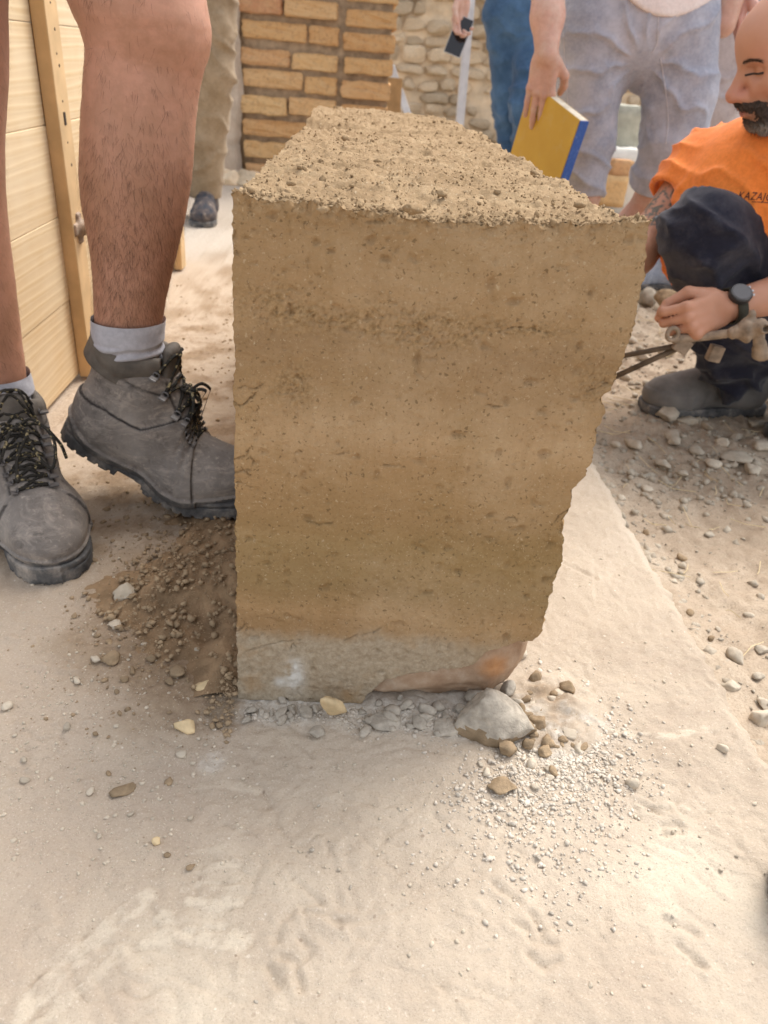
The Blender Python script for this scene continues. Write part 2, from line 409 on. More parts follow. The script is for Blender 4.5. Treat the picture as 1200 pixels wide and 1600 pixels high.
M_PALE = simple('pale_limestone', (.53, .45, .345), .9, .2, 50, .6, 140, .003, .15, rnd=.25)
M_YEL = simple('yellow_limestone', (.66, .50, .29), .9, .25, 45, .6, 120, .003, .15, rnd=.15)
M_GREY = simple('lime_mortar', (.47, .41, .33), .95, .3, 70, .9, 200, .003, .1, rnd=.15)
M_PLASTER = simple('old_plaster', (.52, .42, .325), .95, .22, 9, .8, 40, .01, .1)
M_MORTAR = simple('old_mortar', (.39, .285, .185), .95, .3, 25, .9, 70, .01, .1)
M_STONE = simple('wall_stone', (.78, .62, .43), .92, .25, 12, .8, 45, .012, .12, rnd=.3)
M_WALLMORTAR = simple('wall_mortar', (.72, .58, .41), .95, .2, 8, .9, 30, .015, .1)
M_BASE = None
def m_base():
    k = Mt('stained_base_stone', .85, .2)
    c = k.ramp(k.noise(28, 6, .65), [(.3, (.29, .175, .105)), (.5, (.40, .27, .175)), (.7, (.54, .42, .31))])
    c = k.mix(k.attr('ochre'), c, k.ramp(k.noise(90, 4, .6), [(.3, (.38, .175, .07)), (.7, (.50, .255, .115))]))
    k.col(c).bump(k.noise(60, 7, .7), .6, .004).bump(k.noise(400, 3, .7), .4, .0008); return k.m
M_BASE = m_base()

# =================================================================== GROUND
SLAB_X = 0.50
def axis(dense_lo, dense_hi, step, lo, hi, grow=1.18):
    a = list(np.arange(dense_lo, dense_hi+step/2, step)); s = step; x = a[0]; pre = []
    while x > lo: s *= grow; x -= s; pre.append(max(x, lo))
    s = step; x = a[-1]; post = []
    while x < hi: s *= grow; x += s; post.append(min(x, hi))
    return np.array(pre[::-1]+a+post)
def groundpts(lst): return [GZ(*p)[:2] for p in lst]
SCRATCH = [  # dragged dust and boot prints in the dust, as relief and lighter dust
 (groundpts([(20, 1590), (90, 1520), (170, 1450), (230, 1400)]), .010, .8), (groundpts([(60, 1600), (140, 1530), (215, 1465)]), .007, .6),
 (groundpts([(0, 1560), (60, 1510), (120, 1470)]), .006, .4), (groundpts([(225, 1470), (290, 1455), (370, 1475)]), .009, .9),
 (groundpts([(300, 1405), (340, 1412), (372, 1408)]), .006, .9), (groundpts([(290, 1385), (330, 1380), (370, 1385)]), .005, .7),
 (groundpts([(310, 1352), (345, 1350), (370, 1345)]), .006, .8), (groundpts([(312, 1328), (335, 1326), (342, 1330)]), .005, .6),
 (groundpts([(250, 1430), (290, 1445), (330, 1440), (385, 1465)]), .006, .8), (groundpts([(305, 1230), (350, 1222), (400, 1235)]), .006, .5),
 (groundpts([(345, 1300), (370, 1295), (385, 1285)]), .005, .5), (groundpts([(190, 1500), (240, 1490), (260, 1510), (230, 1520), (195, 1512)]), .006, .5),
 (groundpts([(88, 1165), (92, 1120), (96, 1095)]), .004, .5), (groundpts([(955, 1140), (1040, 1150), (1105, 1140)]), .006, .7),
 (groundpts([(1040, 1258), (1070, 1262)]), .006, .6), (groundpts([(960, 1300), (968, 1282)]), .006, .6)]
GROOVE = [
 groundpts([(432, 1470), (440, 1440), (465, 1415), (500, 1410)]), groundpts([(440, 1495), (470, 1505), (488, 1485), (470, 1465)]),
 groundpts([(475, 1425), (510, 1430), (530, 1445)]), groundpts([(420, 1510), (435, 1540)]), groundpts([(462, 1510), (470, 1545)]), groundpts([(515, 1440), (555, 1440)]),
 groundpts([(830, 1425), (845, 1450), (843, 1470), (868, 1475)]), groundpts([(800, 1440), (825, 1450), (832, 1470)]), groundpts([(825, 1490), (850, 1512), (875, 1500)]),
 groundpts([(1035, 1290), (1060, 1290), (1062, 1302), (1038, 1303), (1035, 1290)]), groundpts([(1020, 1262), (1045, 1266)]),
 groundpts([(770, 1380), (810, 1410)]), groundpts([(1040, 1435), (1090, 1460)]), groundpts([(1060, 1475), (1100, 1510)]), groundpts([(880, 880), (930, 905)]), groundpts([(990, 1250), (1030, 1270)])]
def pt_mask(P, px, py, r, sq=1.0):
    g = GZ(px, py)[:2]; d = np.hypot((P[:, 0]-g[0]), (P[:, 1]-g[1])*sq); return 1-sst(d, r*.4, r)
def slab_height(P):
    z = .0028*fbm(P, 3.2, 3) + .0018*fbm(P, 14, 4) + .0013*fbm(P, 60, 3, .6) - .0016*np.maximum(pn(P, 33, 5)-.35, 0) - .0022*np.maximum(np.abs(pn(P, 27, 12))*-1+.06, 0)/.06*sst(pn(P, 5, 44), .05, .4)
    lump = np.maximum(fbm(P, 38, 3, .6, 9.1)-.25, 0)*.005
    z = z+(.0006*fbm(P, 150, 2, .6, 8)+.0016*np.maximum(pn(P, 85, 19)-.45, 0))*(P[:, 1] < .85)
    left = sst(-P[:, 0], .0, .35)
    return z + lump*(.35+.65*left)
def build_slab():
    xs = axis(-.66, SLAB_X, .0029, -3.2, SLAB_X); yy = np.arange(.29, .80, .0022); ys = axis(.80, 2.0, .0046, .80, 5.0, 1.12); y2 = axis(.29, .2905, .001, -1.6, .29, 1.15); ys = np.concatenate([y2[:-1][y2[:-1] < .2885], yy, ys[ys > yy[-1]+.001]])
    xs[-1] = SLAB_X
    X, Y = np.meshgrid(xs, ys, indexing='ij'); P = np.stack([X.ravel(), Y.ravel(), np.zeros(X.size)], 1)
    dense = sst(P[:, 1], .15, .3)*(1-sst(P[:, 1], 2.0, 2.4))
    z = slab_height(P); P2 = P[:, :2]
    dust = np.zeros(len(P)); jx = fbm(P, 50, 3)
    near = P[:, 1] < .75
    for pts, w_, s in SCRATCH:
        d = np.full(len(P), 9.0); d[near] = seg_dist(P2[near], pts); d = d+.0035*jx
        m = 1-sst(d, w_*.7, w_); m = m*sst(fbm(P, 70, 3, .65, 77), -.75, .15); dust = np.maximum(dust, m*s*.6); z += m*.0005; z -= .0011*np.exp(-((d-w_*1.1)/.0016)**2)*sst(fbm(P, 40, 2, .5, 78), -.3, .3)
    for pts in GROOVE:
        d = np.full(len(P), 9.0); d[P[:, 1] < 1.2] = seg_dist(P2[P[:, 1] < 1.2], pts); d = d+.0012*jx
        z -= .0026*np.exp(-(d/.0024)**2); z += .0012*np.exp(-((d-.007)/.004)**2)
    # random tool and heel scratches
    g = np.random.default_rng(11)
    for _ in range(110):
        c = np.array([g.uniform(-.25, .48), g.uniform(.3, 1.2)]); a = g.normal(.75, .5) if g.random() < .7 else g.uniform(0, 3.14); l = g.uniform(.01, .045)
        e = np.array([math.cos(a), -math.sin(a)])*l; m = (np.abs(P2-c) < .06).all(1)
        if m.any():
            d = seg_dist(P2[m], [c-e, c+e+g.normal(size=2)*.006]); z[m] -= .0014*np.exp(-(d/.0022)**2)
    # dusty cover, soil and lime spread on the floor
    n = fbm(P, 9, 5, .6)
    dust = np.maximum(dust, sst(fbm(P, 4.5, 4, .55, 31), .1, .7)*.45*sst(.75-P[:, 1], 0, .3))
    pink = sst(-P[:, 0]+.25*n, -.02, .35)*.75
    pink = np.maximum(pink, .5*sst(.43-P[:, 1]+.05*n, 0, .08)*sst(P[:, 0], .15, .33))
    soil = np.zeros(len(P))
    side = sst(P[:, 1], .75, 1.0)*(1-sst(np.abs(P[:, 0]+.32), .12, .30))
    soil = np.maximum(soil, side*sst(n, -.35, .6)*.8)
    soil = np.maximum(soil, (1-sst(np.hypot((P[:, 0]+.16), (P[:, 1]-.83)*.8)+.035*n, .10, .22))*.9)
    soil = np.maximum(soil, pt_mask(P, 350, 1110, .045)*sst(n, -.5, .3))
    soil = np.maximum(soil, pt_mask(P, 850, 1115, .065)*.85*sst(n, -.5, .3))
    soil *= sst(P[:, 0], -1.0, -.6)
    lime = (1-sst(np.abs(P[:, 1]-.645+.012*n), .012, .04))*sst(P[:, 0], -.12, -.08)*(1-sst(P[:, 0], .22, .27))*.85
    lime = np.maximum(lime, pt_mask(P, 355, 985, .05)*sst(n, -.2, .4)); lime = np.maximum(lime, pt_mask(P, 345, 1060, .03)*sst(n, -.1, .4))
    lime = np.maximum(lime, pt_mask(P, 900, 1160, .08)*sst(fbm(P, 25, 3), -.2, .6)*.9)
    lime = np.maximum(lime, pt_mask(P, 330, 1190, .02)*.6)
    lime = np.maximum(lime, .4*sst(P[:, 1], 2.6, 3.2))
    z += .004*soil*np.maximum(fbm(P, 30, 4, .6), -.3)+.003*lime*np.abs(fbm(P, 55, 3))*dense
    z += .006*pt_mask(P, 860, 1110, .075)*(1+fbm(P, 40, 3))
    z *= np.where(P[:, 1] > 2.4, .6, 1)
    # broken, rounded outer edge along x = SLAB_X
    eo = .006*fbm(np.stack([np.zeros(len(P)), P[:, 1], np.zeros(len(P))], 1), 7, 3)+.005*fbm(np.stack([np.zeros(len(P)), P[:, 1], np.zeros(len(P))], 1), 40, 3)
    k = sst(P[:, 0], SLAB_X-.05, SLAB_X); x = P[:, 0]+eo*k; z -= .010*sst(P[:, 0], SLAB_X-.018, SLAB_X)
    V = np.stack([x, P[:, 1], z], 1); nx, ny = len(xs), len(ys)
    f = grid_faces(nx, ny)
    last = V[(nx-1)*ny:]; lo = last.copy(); lo[:, 2] = -.09; lo[:, 0] += .004+.004*pn(lo, 50)
    mid = last.copy(); mid[:, 2] = -.025; mid[:, 0] += .003+.005*fbm(mid*[0, 1, 0], 60, 3)
    V = np.concatenate([V, mid, lo]); b = nx*ny; i = np.arange(ny-1)
    e1 = np.stack([(nx-1)*ny+i, b+i, b+i+1, (nx-1)*ny+i+1], 1); e2 = np.stack([b+i, b+ny+i, b+ny+i+1, b+i+1], 1)
    ex = lambda a: np.concatenate([a, a[-ny:]*.3, a[-ny:]*.3])
    o = link('floor_slab', V, np.concatenate([f, e1, e2]), M_SLAB, attrs={'dust': ex(dust), 'pinkdust': ex(pink), 'soil': ex(soil), 'lime': ex(lime)})
    tag(o, kind='structure')
build_slab()
def soil_z(P):
    z = -.036 + .010*fbm(P, 3, 3) + .007*fbm(P, 11, 4) + .0045*fbm(P, 45, 3, .6) + .010*sst(P[:, 0], .9, 1.8)
    rough = sst(P[:, 1], 1.15, 1.5)*sst(P[:, 0], .45, .6)
    z += rough*.010*np.maximum(fbm(P, 22, 4, .6, 3), -.1)
    z += .25*sst(P[:, 1], 5.2, 9.0)
    return z
def build_soil():
    xs = axis(.46, 1.55, .007, -60, 70, 1.22); ys = axis(.40, 2.6, .0085, -40, 160, 1.2)
    X, Y = np.meshgrid(xs, ys, indexing='ij'); P = np.stack([X.ravel(), Y.ravel(), np.zeros(X.size)], 1)
    z = soil_z(P); under = (P[:, 0] < .46) & (P[:, 1] < 5.02) & (P[:, 0] > -3.3); z[under] = np.minimum(z[under], -.06)
    # the soil lies a little higher against the slab edge in places
    z += .014*(1-sst(P[:, 0]-SLAB_X, .0, .07))*(P[:, 0] > .49)*(.4+.6*pn(P*[0, 1, 0], 9))
    P[:, 2] = z
    tag(link('ground', P, grid_faces(len(xs), len(ys)), M_SOIL), kind='structure')
build_soil()

# =================================================================== RAMMED EARTH WALL BLOCK
BY0, BX0, BZ = .659, -.1, .551
RP = np.array([(.210, .0), (.212, .05), (.214, .09), (.224, .104), (.232, .119), (.230, .141), (.231, .167), (.234, .201), (.231, .233), (.232, .272), (.231, .290), (.233, .30), (.236, .312), (.240, .323), (.242, .371), (.243, .406), (.246, .434), (.248, .458), (.249, .481), (.248, .508), (.246, .534), (.244, .56)])
def right_x(y, z):
    b = np.interp(z, RP[:, 1], RP[:, 0])
    far = np.interp(y, [.66, .8, 1.16, 1.5, 1.75, 2.1], [0, -.014, -.02, -.03, -.055, -.09])
    return b+far
def left_x(y, z): return BX0 + np.interp(z, [0, .3, .56], [-.006, -.002, .003]) + np.interp(y, [.66, 1.1, 1.5, 1.8, 2.1], [0, .006, .012, .004, .045])
def top_z(x, y):
    u = np.clip((x-BX0)/.345, 0, 1); s = np.exp(-((y-BY0)/.08)**2)
    return BZ - .010*np.sin(np.pi*np.clip(u, 0, 1))**.7*s - .004*(1-s) + .004*sst(y, 1.44, 1.46)-.007*np.exp(-((y-1.445-.03*(u-.5))/.012)**2)-.06*sst(y, 1.95, 2.12)
CRK = [[(366, 738), (380, 735), (392, 742)], [(372, 752), (384, 758), (393, 762)], [(366, 628), (376, 634), (392, 622), (400, 615)], [(366, 718), (385, 712), (390, 700)], [(374, 735), (392, 733), (395, 720), (386, 705)],
       [(372, 606), (384, 602), (396, 608), (412, 600)], [(760, 632), (770, 636), (781, 635)], [(538, 1001), (560, 992), (580, 990), (597, 982)], [(384, 1018), (410, 1010), (445, 1003), (470, 1000)], [(452, 1016), (458, 1006), (462, 1012)],
       [(598, 728), (612, 726), (630, 730)], [(480, 815), (500, 820), (520, 816)], [(520, 712), (545, 708)], [(790, 812), (803, 808), (808, 814)], [(620, 330), (645, 338)], [(410, 305), (425, 316)], [(560, 350), (600, 348)], [(370, 990), (385, 975)],
       [(780, 520), (800, 512), (830, 515), (860, 520)], [(915, 612), (935, 608), (944, 600)], [(885, 812), (878, 830), (884, 850), (880, 870)], [(868, 815), (880, 800), (892, 795)]]
def earth_disp(p):
    """offset of a point of the block's smooth box, and the stains it carries"""
    x, y, z = p[:, 0], p[:, 1], p[:, 2]; D = np.zeros_like(p)
    L, Rr = left_x(y, z), right_x(y, z)
    wf = np.exp(-(y-BY0)/.012); wl = np.exp(-(x-L)/.010); wr = np.exp(-(Rr-x)/.012); wt = np.exp(-np.maximum(top_z(x, y)-z, 0)/.012)
    n1 = fbm(p, 22, 4, .55); n2 = fbm(p, 95, 4, .6, 5.2)
    st = fbm(p*[1, 1, .18], 120, 3, .6, 8)
    fr = .0008*n1+.0007*n2+.0006*st
    pit = np.maximum(pn(p, 150, 3)-.42, 0)*.006*sst(fbm(p, 14, 3, .6, 2), -.25, .35); pit2 = np.maximum(pn(p, 70, 23)-.5, 0)*.012; fr -= pit+pit2
    grain = np.maximum(pn(p, 210, 9)-.55, 0)*.004; fr += grain
    P2 = p[:, [0, 2]]; crumb = np.zeros(len(p)); onf = wf > .3
    def patch(px, py, rx, rz):
        q = PY(px, py, BY0); return np.exp(-((x-q[0])/rx)**2-((z-q[2])/rz)**2)*wf
    band = np.clip(patch(430, 475, .035, .02)+patch(560, 505, .07, .013)+patch(680, 525, .04, .012)+patch(820, 515, .05, .008)+patch(462, 605, .022, .022)*1.2+patch(660, 500, .05, .02)*.6+patch(930, 600, .02, .02), 0, 1)
    crumb = np.maximum(crumb, band*sst(fbm(p, 60, 4, .65, 1), -.35, .35))
    fr -= band*.0024*np.abs(fbm(p, 150, 3, .6))*1.5
    if onf.any():
        jit = .0012*pn(p[onf], 90)+.0008*pn(p[onf], 260)
        cd_ = np.zeros(onf.sum()); P2f = P2[onf]+np.stack([jit, jit[::-1]*0+.0015*pn(p[onf], 120, 7)], 1)
        for c in CRK:
            q = np.array([PY(a, b, BY0)[[0, 2]] for a, b in c]); lo, hi = q.min(0)-.01, q.max(0)+.01
            m = ((P2f > lo) & (P2f < hi)).all(1)
            if m.any(): cd_[m] = np.maximum(cd_[m], np.exp(-(seg_dist(P2f[m], q)/.0006)**2)*(.2+.65*np.clip(1.2+1.6*pn(p[onf], 130, 31)[m], 0, 1)))
        fr[onf] -= .0035*cd_
    D[:, 1] -= fr*wf
    lip = .004*np.abs(fbm(p, 60, 4, .65, 21))
    D[:, 0] += wl*(.0015*fbm(p, 35, 4, .6, 11)+.0015*np.abs(fbm(p, 110, 3, .6, 12))) + wl*wf*.0012*n2
    D[:, 0] += wr*(.0015*fbm(p, 18, 4, .6, 13)+.003*fbm(p, 70, 4, .65, 14)+.002*np.abs(fbm(p, 190, 3, .6, 19)))
    notch = np.exp(-((z-.395)/.008)**2)*.006+np.exp(-((z-.268)/.02)**2)*.003+np.exp(-((z-.296)/.006)**2)*.004
    D[:, 0] -= wr*notch*np.exp(-(y-BY0)/.05)*(.6+.8*np.abs(n1))
    tr = .005*fbm(p*[.6, 1, 1], 13, 4, .6, 15)+.0038*(np.abs(fbm(p*[.7, 1, 1], 85, 4, .65, 16))-.3)+.0022*sst(fbm(p, 30, 3, .6, 61), .15, .45)-.0015*sst(-fbm(p, 24, 3, .6, 62), .25, .5)+.0016*fbm(p, 160, 3, .6, 18)-.001
    D[:, 2] += wt*tr
    D[:, 1] += wt*wf*(lip-.001)*1.3
    # lime washed foot of the wall, and the broken-out corner where the base stone shows
    zb = .098+.010*fbm(p*[1, .2, .3], 16, 4, .6, 4)+.006*n1
    lime = (1-sst(z, zb-.012, zb+.012))*sst(fbm(p, 20, 4, .6, 40), -1.6, .1)
    lime *= np.interp(x, [-.1, 0, .1, .2], [1.0, .95, .9, .7])
    zc = np.interp(x, [.030, .045, .062, .105, .162, .174, .200, .24], [-.02, .012, .036, .050, .062, .083, .097, .104])+.0035*fbm(p, 45, 4, .6, 6)
    rec = (1-sst(z, zc-.0012, zc+.0012))*sst(x, .026, .034)*np.clip(wf*3, 0, 1)
    D[:, 1] += rec*.045
    w1 = patch(460, 1055, .010, .022)*1.4*sst(fbm(p, 60, 4), -.6, .2)+patch(437, 1065, .006, .007)
    white = np.clip(w1, 0, 1)*np.clip(wf*3, 0, 1); D[:, 1] -= .003*white*np.abs(fbm(p, 70, 3))
    return D, crumb, np.clip(lime, 0, 1), white, rec
def earth_block():
    root = empty('rammed_earth_wall', (.07, 1.3, 0))
    tag(root, 'freshly struck block of brown rammed earth standing on the pale floor', 'rammed earth')
    us = np.linspace(0, 1, 262); zs = np.linspace(0, 1, 400)
    ys = np.array(list(np.linspace(BY0, BY0+.03, 16)[:-1])+list(axis(BY0+.03, 1.1, .0035, BY0+.03, 2.13, 1.008)))
    V, F, MI, A = [], [], [], [[], [], []]; n = 0
    def face(p, nu, nv, flip, mi):
        nonlocal n
        D, c, l, w_, rec = earth_disp(p); q = p+D; V.append(q); f = grid_faces(nu, nv, flip)+n
        F.append(f); MI.append(np.full(len(f), mi)); n += len(p)
        for a, b in zip(A, (c, l, w_)): a.append(b)
    U, Z = np.meshgrid(us, zs, indexing='ij'); U, Z = U.ravel(), Z.ravel(); Yf = np.full(len(U), BY0)
    z = Z*BZ; x = left_x(Yf, z)*(1-U)+right_x(Yf, z)*U; z = Z*top_z(x, Yf); z = np.where(Z < 1, z, top_z(x, Yf))
    x = left_x(Yf, z)*(1-U)+right_x(Yf, z)*U
    face(np.stack([x, Yf, z], 1), len(us), len(zs), False, 0)
    zs2 = np.linspace(0, 1, 150)
    for side in (0, 1):
        Yy, Z = np.meshgrid(ys, zs2, indexing='ij'); Yy, Z = Yy.ravel(), Z.ravel(); z = Z*BZ
        X = lambda z: (left_x if side == 0 else right_x)(Yy, z)
        z = Z*top_z(X(z), Yy); face(np.stack([X(z), Yy, z], 1), len(ys), len(zs2), side == 0, 0)
    us3 = np.linspace(0, 1, 120); U, Yy = np.meshgrid(us3, ys, indexing='ij'); U, Yy = U.ravel(), Yy.ravel(); z = np.full(len(U), BZ)
    for _ in range(2): x = left_x(Yy, z)*(1-U)+right_x(Yy, z)*U; z = top_z(x, Yy)
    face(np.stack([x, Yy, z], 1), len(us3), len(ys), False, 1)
    U, Z = np.meshgrid(np.linspace(0, 1, 60), zs2, indexing='ij'); U, Z = U.ravel(), Z.ravel(); Yb = np.full(len(U), ys[-1]); z = Z*BZ
    x = left_x(Yb, z)*(1-U)+right_x(Yb, z)*U; z = Z*top_z(x, Yb); face(np.stack([x, Yb, z], 1), 60, len(zs2), True, 0)
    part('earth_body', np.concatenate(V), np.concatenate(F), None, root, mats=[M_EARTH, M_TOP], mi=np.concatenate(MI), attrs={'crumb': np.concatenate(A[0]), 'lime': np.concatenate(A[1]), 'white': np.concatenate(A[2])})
    # loose crumbs on the struck top
    g = np.random.default_rng(5); G_ = G(); vs, fs = ico(1)
    N = 6500; yy = BY0+.003+(1.43)*g.random(N)**1.5; uu = g.random(N); m = g.random(N) < .13; yy[m] = BY0+g.random(m.sum())*.012
    zz = np.full(N, BZ); xx = left_x(yy, zz)*(1-uu)+right_x(yy, zz)*uu; zz = top_z(xx, yy)
    p = np.stack([xx, yy, zz], 1); p = p+earth_disp(p)[0]
    s = .0006+.0010*g.random(N)**3+.0026*(g.random(N) < .03)*g.random(N)
    VV = []; FF = []
    for i in range(N):
        v = vs*(1+.3*g.normal(size=(len(vs), 1)))*s[i]*g.uniform(.7, 1.3, 3); VV.append(v+p[i]+[0, 0, s[i]*.3]); FF.append(fs+i*len(vs))
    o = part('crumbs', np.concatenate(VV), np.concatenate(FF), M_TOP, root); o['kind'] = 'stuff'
    for px, py, r in ((645, 324, .009), (590, 250, .005), (835, 270, .007), (540, 215, .007), (690, 300, .006), (905, 318, .006), (505, 325, .005), (455, 285, .005)):
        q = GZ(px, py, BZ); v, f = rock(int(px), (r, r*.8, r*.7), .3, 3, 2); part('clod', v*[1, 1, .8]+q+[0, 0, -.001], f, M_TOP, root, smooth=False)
    # stone exposed at the foot
    v, f = ico(5); v = v.copy(); P = np.sign(v)*np.abs(v)**.62; P = P*[.108, .05, .034]; xx = P[:, 0]+.125
    P[:, 0] = xx; P[:, 1] += BY0+.060; P[:, 2] = P[:, 2]*np.interp(xx, [.03, .1, .16, .19, .23], [.5, .95, 1.15, 1.75, 1.5]) + np.interp(xx, [.03, .1, .16, .20, .23], [.014, .030, .040, .062, .07])
    nn = fbm(P, 30, 4, .6); P[:, 1] += .005*nn; P[:, 2] += .003*nn
    q = PY(772, 1042, BY0+.01); och = np.exp(-(((P[:, 0]-q[0])/.017)**2+((P[:, 2]-q[2])/.015)**2)**2)
    P[:, 2] -= .002; part('base_stone', P, f, M_BASE, root, attrs={'ochre': och})
earth_block()
